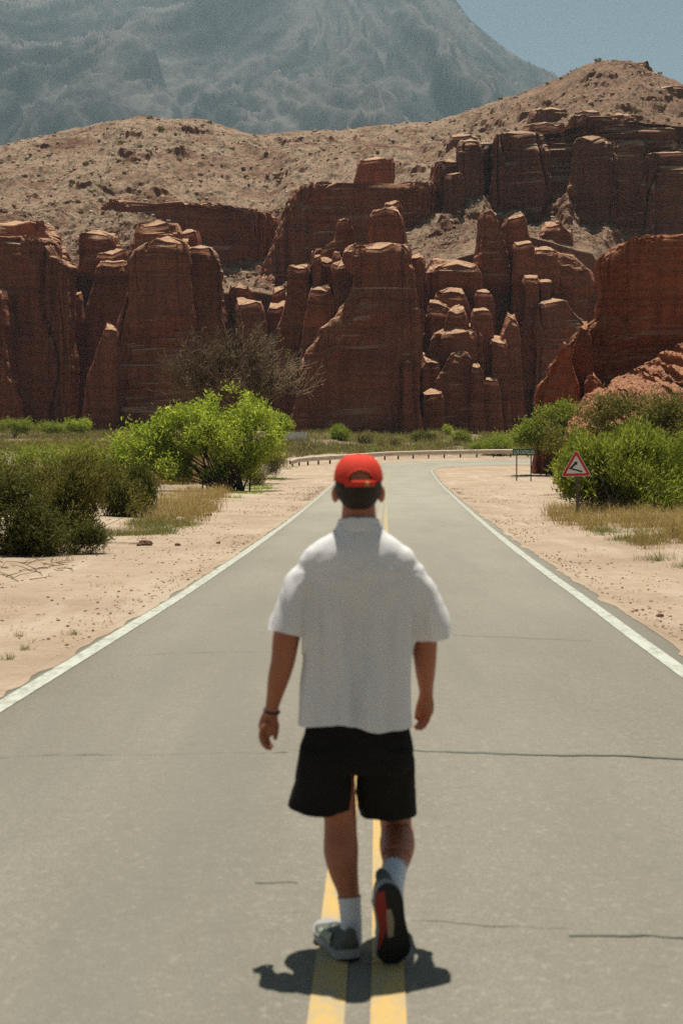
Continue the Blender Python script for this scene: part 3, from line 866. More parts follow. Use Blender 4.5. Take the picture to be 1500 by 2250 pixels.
formation('rock_castle', 'stepped red cliff with many small sunlit ledges right of the central castle', [
    ('rock_face', [(600, 1000, 1260), (625, 930, 1300), (700, 928, 1330), (945, 924, 1345)], 266, dict(BIG)),
    ('rock_tower', [(466, 1064, 1090), (474, 1058, 1096), (500, 1055, 1106), (560, 1050, 1118), (640, 1046, 1128), (945, 1040, 1140)], 258, dict(flute=.6, top=.9)),
    ('rock_tower', [(476, 1122, 1148), (484, 1112, 1158), (500, 1104, 1168), (540, 1100, 1176), (600, 1098, 1190), (945, 1094, 1200)], 260, dict(flute=.6, top=.9)),
    ('rock_tower', [(489, 1208, 1226), (497, 1204, 1230), (506, 1192, 1256), (530, 1182, 1262), (600, 1166, 1270), (945, 1160, 1280)], 265, dict(flute=.6, top=.8)),
    ('rock_column', [(530, 1138, 1168), (537, 1132, 1176), (560, 1130, 1179), (640, 1126, 1182), (945, 1118, 1184)], 254, dict(flute=.5)),
    ('rock_column', [(543, 1178, 1206), (552, 1175, 1220), (570, 1174, 1224), (640, 1172, 1230), (945, 1165, 1236)], 255, dict(flute=.5)),
    ('rock_column', [(556, 1220, 1236), (566, 1217, 1252), (578, 1216, 1276), (592, 1215, 1298), (620, 1213, 1304), (700, 1210, 1312), (945, 1204, 1332)], 256.5, dict(flute=.55, nu=110)),
    ('rock_column', [(603, 1158, 1174), (610, 1155, 1182), (622, 1153, 1190), (700, 1148, 1192), (945, 1122, 1196)], 250.5, dict(flute=.4)),
    ('rock_column', [(616, 1190, 1208), (624, 1187, 1214), (700, 1184, 1216), (945, 1176, 1226)], 251.5, dict(flute=.4)),
    ('rock_face', [(664, 1178, 1216), (676, 1176, 1250), (690, 1175, 1280), (706, 1174, 1304), (760, 1172, 1312), (945, 1168, 1326)], 249, dict(flute=.55, nu=130)),
    ('rock_ledge', [(578, 990, 1044), (584, 955, 1056), (592, 938, 1061), (620, 936, 1063), (660, 935, 1064), (945, 930, 1066)], 253, dict(flute=.4, nu=110)),
    ('rock_ledge', [(638, 968, 1012), (645, 956, 1028), (662, 947, 1035), (690, 937, 1038), (945, 934, 1040)], 249.5, dict(flute=.4)),
    ('rock_column', [(636, 1050, 1066), (644, 1044, 1078), (668, 1041, 1090), (945, 1036, 1096)], 250.5, dict(flute=.4)),
    ('rock_ledge', [(667, 940, 966), (674, 937, 986), (684, 935, 1004), (700, 934, 1010), (945, 930, 1014)], 247, dict(flute=.5, top=1.0)),
    ('rock_ledge', [(680, 990, 1016), (687, 983, 1022), (705, 975, 1030), (735, 970, 1032), (945, 966, 1034)], 246, dict(flute=.5, top=1.0)),
    ('rock_column', [(679, 1042, 1070), (686, 1036, 1080), (705, 1033, 1084), (730, 1032, 1086), (945, 1028, 1092)], 247, dict(flute=.4)),
    ('rock_ledge', [(727, 968, 1030), (733, 950, 1050), (742, 940, 1064), (770, 936, 1068), (945, 930, 1070)], 244.5, dict(flute=.6, top=1.0, nu=110)),
    ('rock_buttress', [(690, 1127, 1138), (700, 1122, 1140), (716, 1110, 1141), (738, 1100, 1142), (760, 1094, 1146), (945, 1086, 1160)], 246, dict(flute=.5, top=1.0)),
    ('rock_buttress', [(742, 1082, 1106), (752, 1078, 1112), (800, 1076, 1120), (945, 1070, 1130)], 245, dict(flute=.5)),
    ('rock_ledge', [(779, 1004, 1022), (785, 992, 1034), (800, 976, 1046), (818, 964, 1049), (840, 956, 1051), (945, 950, 1054)], 242.5, dict(flute=.6, top=1.0)),
    ('rock_ledge', [(794, 942, 962), (802, 932, 966), (815, 924, 968), (850, 922, 972), (945, 920, 980)], 243.5, dict(flute=.6, top=1.0)),
    ('rock_ledge', [(863, 928, 966), (869, 924, 974), (880, 923, 976), (945, 924, 977)], 240, dict(flute=.3)),
    ('rock_column', [(800, 1038, 1056), (810, 1034, 1062), (945, 1030, 1066)], 242, dict(flute=.3)),
    ('rock_column', [(830, 1066, 1090), (845, 1062, 1098), (945, 1056, 1106)], 243, dict(flute=.3)),
], RK, at(1120, 945, 252))
formation('rock_outcrop', 'overhanging reddish rock outcrop above the bushes on the right', [
    ('rock_face', [(517, 1420, 1560), (521, 1392, 1620), (528, 1364, 1680), (540, 1344, 1740), (556, 1322, 1760), (576, 1309, 1780), (596, 1305, 1790), (624, 1308, 1790), (660, 1311, 1790), (690, 1306, 1790), (705, 1292, 1790), (718, 1274, 1790), (738, 1254, 1790), (762, 1236, 1790), (780, 1229, 1790), (800, 1206, 1790), (822, 1198, 1790), (846, 1175, 1790), (872, 1168, 1790), (930, 1170, 1790), (1040, 1165, 1790)], 128, dict(BIG, nu=220, flute=.45, strata=1.0, rough=1.0, thick=14, skew=.19, batter=-.02, dz=.18, sc=.55, top=1.0)),
    ('rock_buttress', [(758, 1232, 1246), (776, 1228, 1256), (800, 1206, 1262), (822, 1198, 1268), (846, 1176, 1274), (872, 1168, 1278), (900, 1172, 1282), (1035, 1166, 1290)], 124, dict(flute=.8, sc=.5, dz=.2, top=1.2, thick=6, skew=.17, nu=120)),
    ('rock_buttress', [(715, 1276, 1292), (740, 1262, 1298), (790, 1254, 1302), (1035, 1240, 1310)], 126, dict(flute=.8, sc=.45, dz=.22, thick=6, skew=.17)),
    ('rock_ledge', [(822, 1290, 1320), (830, 1284, 1330), (850, 1280, 1340), (1035, 1270, 1350)], 124, dict(flute=.8, sc=.5, dz=.22, top=1.2)),
], M['rock_near'], at(1350, 985, 126))
# broken apron of the outcrop
cols = np.linspace(1214, 1800, 240)
Ga, k = ruled([curve([(1150, 1068), (1800, 1068)], 104), curve([(1214, 1062), (1240, 1010), (1265, 955), (1300, 925), (1500, 890), (1800, 860)], 110),
               curve([(1214, 1052), (1228, 960), (1245, 905), (1280, 872), (1340, 845), (1400, 810), (1500, 757), (1800, 640)], 119), curve([(1214, 1040), (1245, 940), (1340, 865), (1500, 770), (1800, 640)], 134)], cols, 130)
x, y, z = Ga[..., 0], Ga[..., 1], Ga[..., 2]
st = np.tanh(4 * noise((z + .3 * x) * .9, 2)) * .35
Ga[..., 1] -= (ridged(x / 2.2 + z * .6, z / 5, 3, 4) - .6) * 4.2 + st * 1.6
Ga[..., 2] += .55 * fbm(x / 1.4, y / 1.4, z / 1.4, 5, .6) + .5 * fbm(x / 5, y / 5, 1, 3)
tag(obj('rock_slope', mesh_np('rock_slope', Ga, grid_faces(130, len(cols)), False), M['rock_near']), kind='structure')
# ================================================================== THE WALKING PERSON
YM = 5.08
PERSON = empty('person', (at(790, 2100, YM)[0], YM, 0.012), 'person in red cap, pale short-sleeved shirt and black shorts walking away along the centre line', 'person')

def A_(px, py, dy=0.0): return at(px, py, YM + dy)
PXM = F / YM

def ring(py, xl, xr, hd, dy=0.0, n=48, ex=2.6, tilt=0.0):
    """closed horizontal section spanning photo columns xl..xr at row py"""
    a, b = A_(xl, py, dy), A_(xr, py, dy)
    c = (a + b) / 2
    hw = (b[0] - a[0]) / 2
    t = np.linspace(0, 2 * math.pi, n, endpoint=False)
    e = 2 / ex
    x = c[0] + hw * np.sign(np.cos(t)) * np.abs(np.cos(t)) ** e
    y = c[1] + hd * np.sign(np.sin(t)) * np.abs(np.sin(t)) ** e
    return np.stack([x, y, np.full(n, c[2]) + tilt * (x - c[0])], 1)

def dense(pts, rad, n):
    pts, rad = np.asarray(pts, float), np.asarray(rad, float)
    s = np.concatenate([[0], np.cumsum(np.linalg.norm(np.diff(pts, axis=0), axis=1))])
    t = np.linspace(0, s[-1], n)
    # smooth interpolation (Catmull-Rom)
    P = np.vstack([2 * pts[0] - pts[1], pts, 2 * pts[-1] - pts[-2]])
    R = np.concatenate([[rad[0]], rad, [rad[-1]]])
    i = np.clip(np.searchsorted(s, t, side='right') - 1, 0, len(pts) - 2)
    u = ((t - s[i]) / (s[i + 1] - s[i] + 1e-9))
    def cr(Q, u):
        q0, q1, q2, q3 = Q[i], Q[i + 1], Q[i + 2], Q[i + 3]
        return .5 * (2 * q1 + (q2 - q0) * u + (2 * q0 - 5 * q1 + 4 * q2 - q3) * u ** 2 + (3 * q1 - 3 * q2 + q3 - q0) * u ** 3)
    return cr(P, u[:, None]), cr(R, u)

def limb(mb, spec, n=26, seg=18, flat=1.0, ref=(0, 1, 0)):
    """spec: list of (px, py, dy, radius)"""
    P = np.array([A_(a, b, c) for a, b, c, r in spec])
    R = np.array([r for *_, r in spec])
    P, R = dense(P, R, n)
    mb.tube(P, R, seg, ry=R * flat, cap=2, ref=ref)

def chain(mb, pts, rad, n=14, seg=10):
    P, R = dense(pts, rad, n)
    mb.tube(P, R, seg, cap=2)

body = MB()
# head, jaw, neck (seen from behind)
hc = A_(787, 1066, .01)
body.ellipsoid(hc + np.array([0, 0, .005]), (.078, .098, .105), 28, 18)
body.ellipsoid(hc + np.array([0, .035, -.06]), (.058, .062, .062), 20, 12)          # jaw
body.ellipsoid(hc + np.array([0, .105, -.020]), (.014, .016, .024), 10, 8)          # nose
body.ellipsoid(hc + np.array([0, .090, -.066]), (.024, .010, .009), 10, 8)          # lips
for sx in (-1, 1):
    body.ellipsoid(hc + np.array([sx * .030, .088, .008]), (.014, .010, .010), 10, 8)   # eyelids
    Rm = np.array(Matrix.Rotation(sx * -.45, 3, 'Z'))
    body.ellipsoid(hc + np.array([sx * .083, .006, -.032]), (.013, .019, .032), 12, 9, Rm)   # ears
limb(body, [(788, 1092, .0, .058), (788, 1120, .0, .060), (788, 1150, .0, .064), (788, 1180, .02, .066)], 12, 22, 1.0)
# trunk
body.loft([ring(y, a, b, d, dy) for y, a, b, d, dy in [
    (1640, 690, 885, .085, .01), (1600, 684, 890, .098, .01), (1560, 690, 886, .100, .01), (1500, 700, 876, .080, .01), (1420, 698, 880, .080, .01), (1340, 694, 884, .082, .01), (1280, 694, 886, .080, .01), (1235, 706, 874, .070, .005), (1200, 730, 848, .055, 0), (1175, 745, 832, .055, 0)]])
# left arm
limb(body, [(704, 1246, 0, .046), (676, 1272, 0, .050), (648, 1325, -.02, .050), (630, 1395, -.03, .049), (622, 1450, -.03, .0435), (612, 1490, -.02, .039), (603, 1530, 0, .029), (597, 1556, .01, .0245), (595, 1572, .015, .026)], 40, 18, 1.0)
# right arm (swings a little forward)
limb(body, [(872, 1246, 0, .046), (898, 1272, .01, .050), (922, 1325, .02, .050), (931, 1395, .05, .0475), (933, 1440, .07, .043), (934, 1475, .11, .037), (935, 1505, .15, .029), (936, 1520, .17, .026), (935, 1535, .18, .028)], 40, 18, 1.0)
# left hand: back of the hand to the camera's left, thumb on the inner side
def hand_left():
    w = A_(596, 1566, .015)
    limb(body, [(596, 1562, .015, .027), (591, 1582, .02, .034), (588, 1602, .02, .036), (584, 1612, .02, .026)], 10, 16, .55)
    kn = [(577, 1600, -.012), (580, 1606, .006), (584, 1609, .024), (589, 1608, .040)]
    tip1 = [(573, 1618, -.014), (575, 1624, .006), (580, 1627, .024), (588, 1624, .040)]
    tip2 = [(577, 1632, -.010), (580, 1638, .010), (586, 1640, .028), (593, 1635, .044)]
    tip3 = [(586, 1640, -.002), (590, 1646, .016), (596, 1646, .032), (600, 1641, .047)]
    for k, a, b, c in zip(kn, tip1, tip2, tip3):
        chain(body, [A_(590, 1588, k[2] * .7), A_(*k), A_(*a), A_(*b), A_(*c)], [.010, .0098, .0088, .0082, .0070], 16, 10)
    chain(body, [A_(601, 1578, .03), A_(607, 1592, .045), A_(607, 1608, .05), A_(604, 1625, .05)], [.014, .0115, .0100, .0082], 14, 10)   # thumb
hand_left()
def hand_right():
    limb(body, [(935, 1530, .18, .027), (934, 1548, .19, .034), (931, 1566, .195, .034), (928, 1576, .20, .024)], 10, 16, .6)
    kn = [(941, 1562, .165), (938, 1569, .185), (933, 1571, .205), (928, 1570, .22)]
    t1 = [(940, 1580, .165), (936, 1587, .185), (930, 1587, .205), (924, 1583, .22)]
    t2 = [(934, 1592, .165), (929, 1598, .185), (922, 1597, .205), (917, 1592, .22)]
    t3 = [(925, 1597, .17), (919, 1603, .19), (912, 1602, .205), (909, 1598, .22)]
    for k, a, b, c in zip(kn, t1, t2, t3):
        chain(body, [A_(934, 1548, k[2]), A_(*k), A_(*a), A_(*b), A_(*c)], [.010, .0098, .0088, .0082, .0070], 16, 10)
    chain(body, [A_(926, 1540, .21), A_(919, 1554, .215), A_(916, 1568, .215), A_(913, 1580, .21)], [.014, .0115, .0100, .0082], 14, 10)
hand_right()
# legs
limb(body, [(735, 1620, .0, .085), (730, 1690, .02, .083), (742, 1760, .04, .066), (747, 1795, .05, .060), (748, 1830, .045, .060), (749, 1870, .030, .063), (754, 1910, .02, .054), (764, 1955, .005, .041), (769, 1995, -.005, .035), (771, 2040, -.01, .034), (770, 2075, -.01, .034)], 60, 22, 1.05)
limb(body, [(842, 1620, .02, .085), (850, 1690, .12, .080), (864, 1765, .24, .066), (869, 1805, .29, .060), (872, 1830, .25, .062), (872, 1858, .17, .066), (870, 1888, .08, .053), (866, 1915, .01, .039), (864, 1938, -.04, .034), (862, 1962, -.05, .033)], 60, 22, 1.0)
chain(body, [A_(771, 2070, -.01), A_(765, 2088, .05), A_(756, 2093, .13)], [.034, .030, .024], 12, 12)
bm_ = body.mesh('body')
body_me = remesh(bm_, .0045, 4, 'body')
m = Mat('skin').rough(.5, .35)
f = m.noise(m.pos(), 12, 5)
m.color(m.mix(f, (.28, .092, .048), (.37, .135, .074)))
m.p.inputs['Subsurface Weight'].default_value = .25
m.p.inputs['Subsurface Radius'].default_value = (.9, .3, .15)
m.p.inputs['Subsurface Scale'].default_value = .012
m.bump(m.noise(m.pos(), 160, 3), .0012)
obj('body', body_me, m.m, PERSON)

# hair below the cap
hr = MB()
nu_, nv_ = 60, 26
th = np.linspace(0, 2 * math.pi, nu_, endpoint=False)
ph = np.linspace(.02, 1, nv_)
back = .5 - .5 * np.sin(th)                        # 1 at the nape, 0 at the forehead
zlow = -.010 - .078 * sstep(.35, .98, back)
zc = zlow[None, :] + (1 - ph[:, None]) * (.112 - zlow[None, :])
rr = np.sqrt(np.clip(1 - (zc / .116) ** 2, 0.0, 1))
nz_ = .0025 * noise(np.cos(th)[None, :] * 9, np.sin(th)[None, :] * 9, zc * 160)
shr = 1 - .10 * sstep(.006, .026, zc)
rx, ry_ = (.083 * rr ** .8 + nz_) * shr, (.103 * rr ** .8 + nz_) * shr
hv = np.stack([hc[0] + rx * np.cos(th), hc[1] + ry_ * np.sin(th), hc[2] + .004 + zc - .012 * sstep(0, .05, zc)], -1)
inner = hv[-1:] * 1.0
inner[..., 0] = hc[0] + (inner[..., 0] - hc[0]) * .86; inner[..., 1] = hc[1] + (inner[..., 1] - hc[1]) * .86; inner[..., 2] += .004
hr.loft(np.concatenate([hv, inner], 0), cap=True)
m = Mat('dark_hair').rough(.6, .3)
m.color(m.mix(m.noise(m.pos((1, 1, .15)), 300, 3), (.010, .007, .005), (.032, .021, .013)))
m.bump(m.noise(m.pos((1, 1, .12)), 380, 2), .004)
obj('hair', hr.mesh('hair'), m.m, PERSON)

# cap
m = Mat('red_cap_cloth').rough(.85, .15)
m.color(m.mix(m.noise(m.pos(), 40, 4), (.50, .036, .022), (.66, .058, .036)))
m.bump(m.noise(m.pos(), 500, 2), .001)
M['cap'] = m.m
capE = obj('cap', None, None, PERSON)
CB = hc[2] - .002                                   # height of the rim at the sides
nu_, nv_ = 88, 34
th = np.linspace(0, 2 * math.pi, nu_, endpoint=False)
v = np.linspace(0, 1, nv_)
backw = np.clip(-np.sin(th), 0, 1)
zr = .006 - .014 * backw ** 2
ang = v[:, None] * (math.pi / 2 - .02)
H = .101
rx, ry_ = .0885 * np.cos(ang) ** .72, .110 * np.cos(ang) ** .72
panel = 1 - .012 * (np.abs(np.cos(th * 3))[None, :] > .985) * np.cos(ang)
V = np.stack([hc[0] + rx * np.cos(th) * panel, hc[1] + .004 + ry_ * np.sin(th) * panel, hc[2] + .010 + zr[None, :] * (1 - v[:, None]) + H * np.sin(ang) ** .95 + 0 * th[None, :]], -1)
Fq = grid_faces(nv_, nu_, True)
cen = V.reshape(-1, 3)[Fq].mean(1)
dx = cen[:, 0] - hc[0]; dzc = cen[:, 2] - hc[2]
arch = (cen[:, 1] < hc[1]) & (np.abs(dx - .005) < .043) & (dzc > .020) & (dzc < .020 + .036 * np.sqrt(np.clip(1 - ((dx - .005) / .043) ** 2, 0, 1)))
Fq = Fq[~arch]
Vo = V.reshape(-1, 3)
cen0 = np.array([hc[0], hc[1], hc[2]])
Vi = cen0 + (Vo - cen0) * .975
nV = len(Vo)
cm = MB(); cm.add(np.vstack([Vo, Vi]), np.vstack([Fq, Fq[:, ::-1] + nV]))
cm.ellipsoid((hc[0], hc[1] + .004, hc[2] + .010 + H), (.008, .008, .004), 10, 6)
# give the open rims a thickness
ed = {}
for q in Fq:
    for a, b in zip(q, np.roll(q, -1)):
        key = (min(a, b), max(a, b)); ed[key] = ed.get(key, 0) + 1
rim = np.array([[a, b, b + nV, a + nV] for (a, b), c_ in ed.items() if c_ == 1])
cm.F4.append(rim)
obj('crown', cm.mesh('cap_crown'), M['cap'], capE)
vz = MB()                                           # visor, in front of the face
t = np.linspace(-1.05, 1.05, 25)
inn = np.stack([hc[0] + .086 * np.sin(t), hc[1] + .006 + .106 * np.cos(t), np.full(25, hc[2] + .002) - .010 * np.abs(t) ** 2], 1)
outp = np.stack([hc[0] + .092 * np.sin(t), hc[1] + .006 + .106 * np.cos(t) + .072 * np.cos(t * 1.4).clip(0, 1), np.full(25, hc[2] - .010) - .020 * np.abs(t) ** 2], 1)
rows = np.stack([inn, (inn + outp) / 2 + np.array([0, 0, .004]), outp, outp - np.array([0, 0, .004]), (inn + outp) / 2, inn - np.array([0, 0, .004])], 0)
vz.add(rows.reshape(-1, 3), grid_faces(6, 25))
obj('visor', vz.mesh('visor'), M['cap'], capE)
stp = MB()                                          # adjuster strap over the opening
t = np.linspace(-.62, .62, 17)
P = np.stack([hc[0] + .005 + .0905 * np.sin(t), hc[1] + .004 - .1115 * np.cos(t), np.full(17, hc[2] + .006)], 1)
stp.tube(P, .0025, 8, ry=.010, ref=(0, 0, 1))
obj('strap', stp.mesh('strap'), M['cap'], capE)
stp = MB(); stp.box((hc[0] + .030, hc[1] - .106, hc[2] + .006), (.016, .004, .016))
obj('buckle', stp.mesh('buckle'), plain('dull_brass', (.35, .24, .10), .45, .5, .6), capE)

# shirt
def cloth(name, c1, c2, trans, weave=900):
    m = Mat(name).rough(.9, .1)
    f = m.noise(m.pos(), 6, 5, .6)
    col = m.mix(f, c1, c2)
    m.color(col)
    bp = m.bump(m.noise(m.pos((1, 1, 3)), weave, 2), .0003)
    if trans:
        tr = m.n('BsdfTranslucent'); m.l(col, tr.inputs[0])
        x = m.n('MixShader'); x.inputs[0].default_value = trans
        m.l(m.p.outputs[0], x.inputs[1]); m.l(tr.outputs[0], x.inputs[2]); m.l(x.outputs[0], m.out.inputs[0])
    return m.m
M['shirt'] = cloth('pale_shirt_cloth', (.775, .76, .785), (.83, .82, .84), .24)
sh = MB()
SH = [(1640, 660, 914, .120), (1590, 660, 914, .120), (1550, 662, 914, .120), (1500, 663, 914, .119), (1450, 664, 911, .118), (1400, 664, 909, .118), (1340, 660, 912, .118), (1290, 657, 917, .116), (1255, 655, 920, .112), (1230, 658, 917, .106), (1210, 670, 905, .100), (1190, 696, 879, .090), (1172, 726, 850, .078), (1158, 738, 838, .072), (1148, 742, 834, .070)]
sh.loft([ring(y, a, b, d, .0, 64, 2.8) for y, a, b, d in SH])
def sleeve(spec, n=26):
    P = np.array([A_(a, b, c) for a, b, c, *_ in spec]); R = np.array([r for *_, r, q in spec]); Q = np.array([q for *_, q in spec])
    P1, R1 = dense(P, R, n); _, Q1 = dense(P, Q, n)
    sh.tube(P1, R1, 40, ry=Q1, cap=1)
sleeve([(718, 1232, 0, .045, .070), (684, 1256, 0, .055, .078), (658, 1292, -.008, .062, .084), (642, 1338, -.015, .067, .086), (626, 1391, -.025, .073, .088), (618, 1420, -.03, .076, .088)])
sleeve([(858, 1232, 0, .045, .070), (892, 1256, 0, .055, .078), (916, 1292, .010, .062, .084), (931, 1341, .02, .068, .086), (946, 1397, .035, .076, .088), (952, 1426, .04, .079, .088)])
sm = remesh(sh.mesh('shirt'), .0065, 9, 'shirt')
aL, aR = A_(640, 1335, -.015), A_(626.5, 1391, -.025)
dL = (aR - aL) / np.linalg.norm(aR - aL); eL = aR
bL, bR = A_(934, 1338, .02), A_(945.5, 1397, .035)
dR = (bR - bL) / np.linalg.norm(bR - bL); eR = bR
zh = A_(787, 1590)[2]
cxs = A_(788, 1300)[0]
def planes(c):
    sl = np.where((c[:, 0] < cxs - .205) & (np.linalg.norm(c - eL - dL * .02, axis=1) < .14), (c - eL) @ dL, -1)
    sr = np.where((c[:, 0] > cxs + .205) & (np.linalg.norm(c - eR - dR * .02, axis=1) < .14), (c - eR) @ dR, -1)
    return sl, sr, np.where(np.abs(c[:, 0] - cxs) < .26, zh - c[:, 2], -1)
def kill(c, n):
    a, b, d = planes(c)
    return (a > 0) | (b > 0) | (d > 0)
cut_faces(sm, kill)
V, N = arrays(sm)
pa, pb, pd = planes(V)
V = V - np.where(pa > -.004, pa, 0)[:, None] * dL - np.where(pb > -.004, pb, 0)[:, None] * dR
V[:, 2] += np.where(pd > -.004, pd, 0)
cx = A_(788, 1300)[0]
xx, zz = V[:, 0] - cx, V[:, 2]
ztop = A_(787, 1160)[2]
tt = np.clip((ztop - zz) / (ztop - zh), 0, 1)       # 0 at collar, 1 at hem
rear = sstep(.0, .06, YM - V[:, 1])
on_sleeve = sstep(.195, .225, np.abs(xx))
w_ = xx + .018 * fbm(zz * 3, xx * 2, 1, 2)
fold = (.028 * fbm(w_ * 13, zz * 1.6, 2, 2) + .0075 * fbm(w_ * 30, zz * 3.2, 7, 2)) * sstep(.10, .5, tt)
# pulls fanning from the armpits and shoulder blades
for sx in (-1, 1):
    px_, pz_ = xx - sx * .175, zz - (ztop - .155)
    an = np.arctan2(-pz_, -sx * px_ + 1e-6)
    rd = np.hypot(px_, pz_)
    fold += .0015 * np.sin(an * 7 + 1.5 * sx + 6 * rd) * np.exp(-((rd - .09) / .07) ** 2)
    fold += .007 * np.exp(-((xx - sx * .085) / .05) ** 2 - ((tt - .17) / .09) ** 2)      # shoulder blades
fold += -.009 * np.exp(-(xx / .05) ** 2) * np.exp(-((tt - .55) / .38) ** 2) * rear        # hollow of the back
fold += .014 * np.exp(-((xx - .02 - .10 * (tt - .7)) / .035) ** 2) * sstep(.55, .85, tt) * rear
fold += -.012 * np.exp(-((xx + .055) / .03) ** 2) * sstep(.6, .9, tt) * rear
fold += on_sleeve * .0035 * fbm(xx * 22, zz * 9, 3, 3)
V2 = V + N * (fold + .006 * fbm(xx * 16, zz * 9, 4, 3) * np.exp(-((tt - .17) / .10) ** 2))[:, None]
V2[:, 2] += -.010 * np.sin((xx - .03) * 11) * sstep(.8, 1, tt) * (1 - on_sleeve) - .006 * np.sin(xx * 27) * sstep(.85, 1, tt) * (1 - on_sleeve)
set_co(sm, V2)
shirt = obj('shirt', sm, M['shirt'], PERSON)
# collar band
cl = MB()
t = np.linspace(0, 2 * math.pi, 48, endpoint=False)
rows = []
for zp, rx, ry_ in ((1166, .0835, .082), (1152, .080, .079), (1138, .0755, .076), (1134, .0735, .074), (1137, .071, .072), (1150, .074, .075)):
    c = A_(788, zp, .0)
    rows.append(np.stack([c[0] + rx * np.cos(t), c[1] + ry_ * np.sin(t), c[2] - .018 * np.clip(np.sin(t), 0, 1) - .010 * np.abs(np.cos(t)) ** 3 + .0025 * noise(np.cos(t) * 5, np.sin(t) * 5, zp)], 1))
cl.loft(rows, cap=False)
obj('collar', cl.mesh('collar'), M['shirt'], shirt)
# shorts
M['shorts'] = cloth('black_cloth', (.010, .009, .009), (.016, .015, .015), 0)
so = MB()
so.loft([ring(y, a, b, d, .005, 56, 2.6) for y, a, b, d in [(1560, 682, 890, .095), (1600, 672, 899, .108), (1640, 662, 906, .124), (1670, 658, 908, .128), (1690, 668, 900, .115)]])
def leg_tube(rows):
    R = [ring(y, a, b, d, dy, 44, 2.4, tl) for y, a, b, d, dy, tl in rows]
    so.loft(R)
leg_tube([(1640, 660, 790, .115, .0, 0), (1690, 652, 776, .124, .015, 0), (1730, 642, 775, .122, .03, 0), (1760, 634, 774.5, .122, .04, 0), (1770, 632, 774, .122, .045, .0), (1800, 626, 774, .122, .045, 0)])
leg_tube([(1640, 778, 907, .115, .0, 0), (1690, 786, 909, .122, .05, 0), (1740, 784, 913, .124, .11, 0), (1770, 786, 914, .120, .14, .0), (1792, 794, 914, .118, .16, .0), (1800, 802, 914, .116, .165, 0), (1835, 804, 914, .116, .18, 0)])
som = remesh(so.mesh('shorts'), .0065, 4, 'shorts')
zL, zR = A_(700, 1768, .045)[2], A_(860, 1800, .08)[2]
xm = A_(779, 1760)[0]
spl = lambda c: np.where(c[:, 0] < xm, zL - c[:, 2], zR - c[:, 2])
cut_faces(som, lambda c, n: spl(c) > 0)
V, N = arrays(som)
V[:, 2] += np.where(spl(V) > -.004, spl(V), 0)
fo = .009 * fbm(V[:, 0] * 16, V[:, 1] * 10, V[:, 2] * 3, 3) + .004 * fbm(V[:, 0] * 9 + V[:, 2] * 14, V[:, 1] * 9, V[:, 2] * 9, 2)
V = V + N * fo[:, None]
lowz = sstep(.07, .0, V[:, 2] - np.where(V[:, 0] < xm, zL, zR))
# hems hang lower at the back of the leg
V[:, 2] -= lowz * np.where(V[:, 0] < xm, .016 * np.cos((V[:, 0] - A_(712, 1760)[0]) * 14) * (V[:, 1] < YM + .03), -.004)
set_co(som, V)
obj('shorts', som, M['shorts'], PERSON)

# bracelet
br = MB()
c = A_(597, 1562, .013)
t = np.linspace(0, 2 * math.pi, 25)
ax_ = (A_(603, 1530, 0) - A_(596, 1570, .015)); ax_ /= np.linalg.norm(ax_)
e1 = np.cross(ax_, [0, 1, 0]); e1 /= np.linalg.norm(e1); e2 = np.cross(ax_, e1)
br.tube(c + np.outer(np.cos(t), e1) * .0275 + np.outer(np.sin(t), e2) * .0275, .0045, 8, cap=False)
obj('bracelet', br.mesh('bracelet'), plain('dark_cord', (.02, .025, .035), .7), PERSON)

# socks
M['sock'] = cloth('white_knit', (.55, .57, .63), (.64, .66, .72), 0, 700)
def sock(spec):
    P = np.array([A_(a, b, c) for a, b, c, r in spec]); R = np.array([r for *_, r in spec])
    P, R = dense(P, R, 30)
    R = R + .0012 * np.sin(np.arange(30) * 2.2)
    mb = MB(); mb.tube(P, R, 26, cap=0)
    Pi = np.vstack([P[:1], P[:1] + (P[1] - P[0]) * 2]); mb.tube(Pi[::-1], np.array([R[0] - .006, R[0]]), 26, cap=0)
    mb.tube(np.vstack([P[0] - (P[1] - P[0]) * .1, P[1]]), np.array([R[0] + .002, R[0] + .002]), 26, cap=0)
    obj('sock', mb.mesh('sock'), M['sock'], PERSON)
sock([(767, 1970, .0, .0415), (769, 1995, -.005, .0395), (771, 2020, -.01, .0385), (771, 2045, -.01, .039), (770, 2072, -.005, .041)])
sock([(866, 1906, .035, .0455), (865, 1922, .0, .043), (863.5, 1940, -.04, .040), (862, 1958, -.05, .040), (861, 1972, -.05, .041)])

# shoes: built toe along +y, sole at z = 0, then placed
M['upper'] = plain('grey_green_mesh', (.095, .10, .088), .85, .2, 0, .25, 30, .001)
M['overlay'] = plain('pale_green_overlay', (.27, .30, .24), .6, .3)
M['midsole'] = plain('grey_foam', (.27, .27, .28), .7, .3)
M['tread_dark'] = plain('black_rubber', (.012, .011, .011), .7, .3)
M['tread_red'] = plain('red_rubber', (.22, .020, .014), .6, .3)
M['tread_tan'] = plain('tan_shank', (.27, .21, .155), .6, .3)
def outline(n=44):
    """half widths of a sole along its 0.30 m length: (y, left x, right x)"""
    y = np.linspace(0, .305, n)
    k = [0, .01, .03, .07, .12, .16, .20, .235, .265, .29, .305]
    wi = np.interp(y, k, [.002, .022, .034, .0385, .034, .034, .042, .047, .043, .027, .003])
    wo = np.interp(y, k, [.002, .022, .034, .0400, .039, .041, .046, .048, .042, .026, .003])
    return y, wi, wo
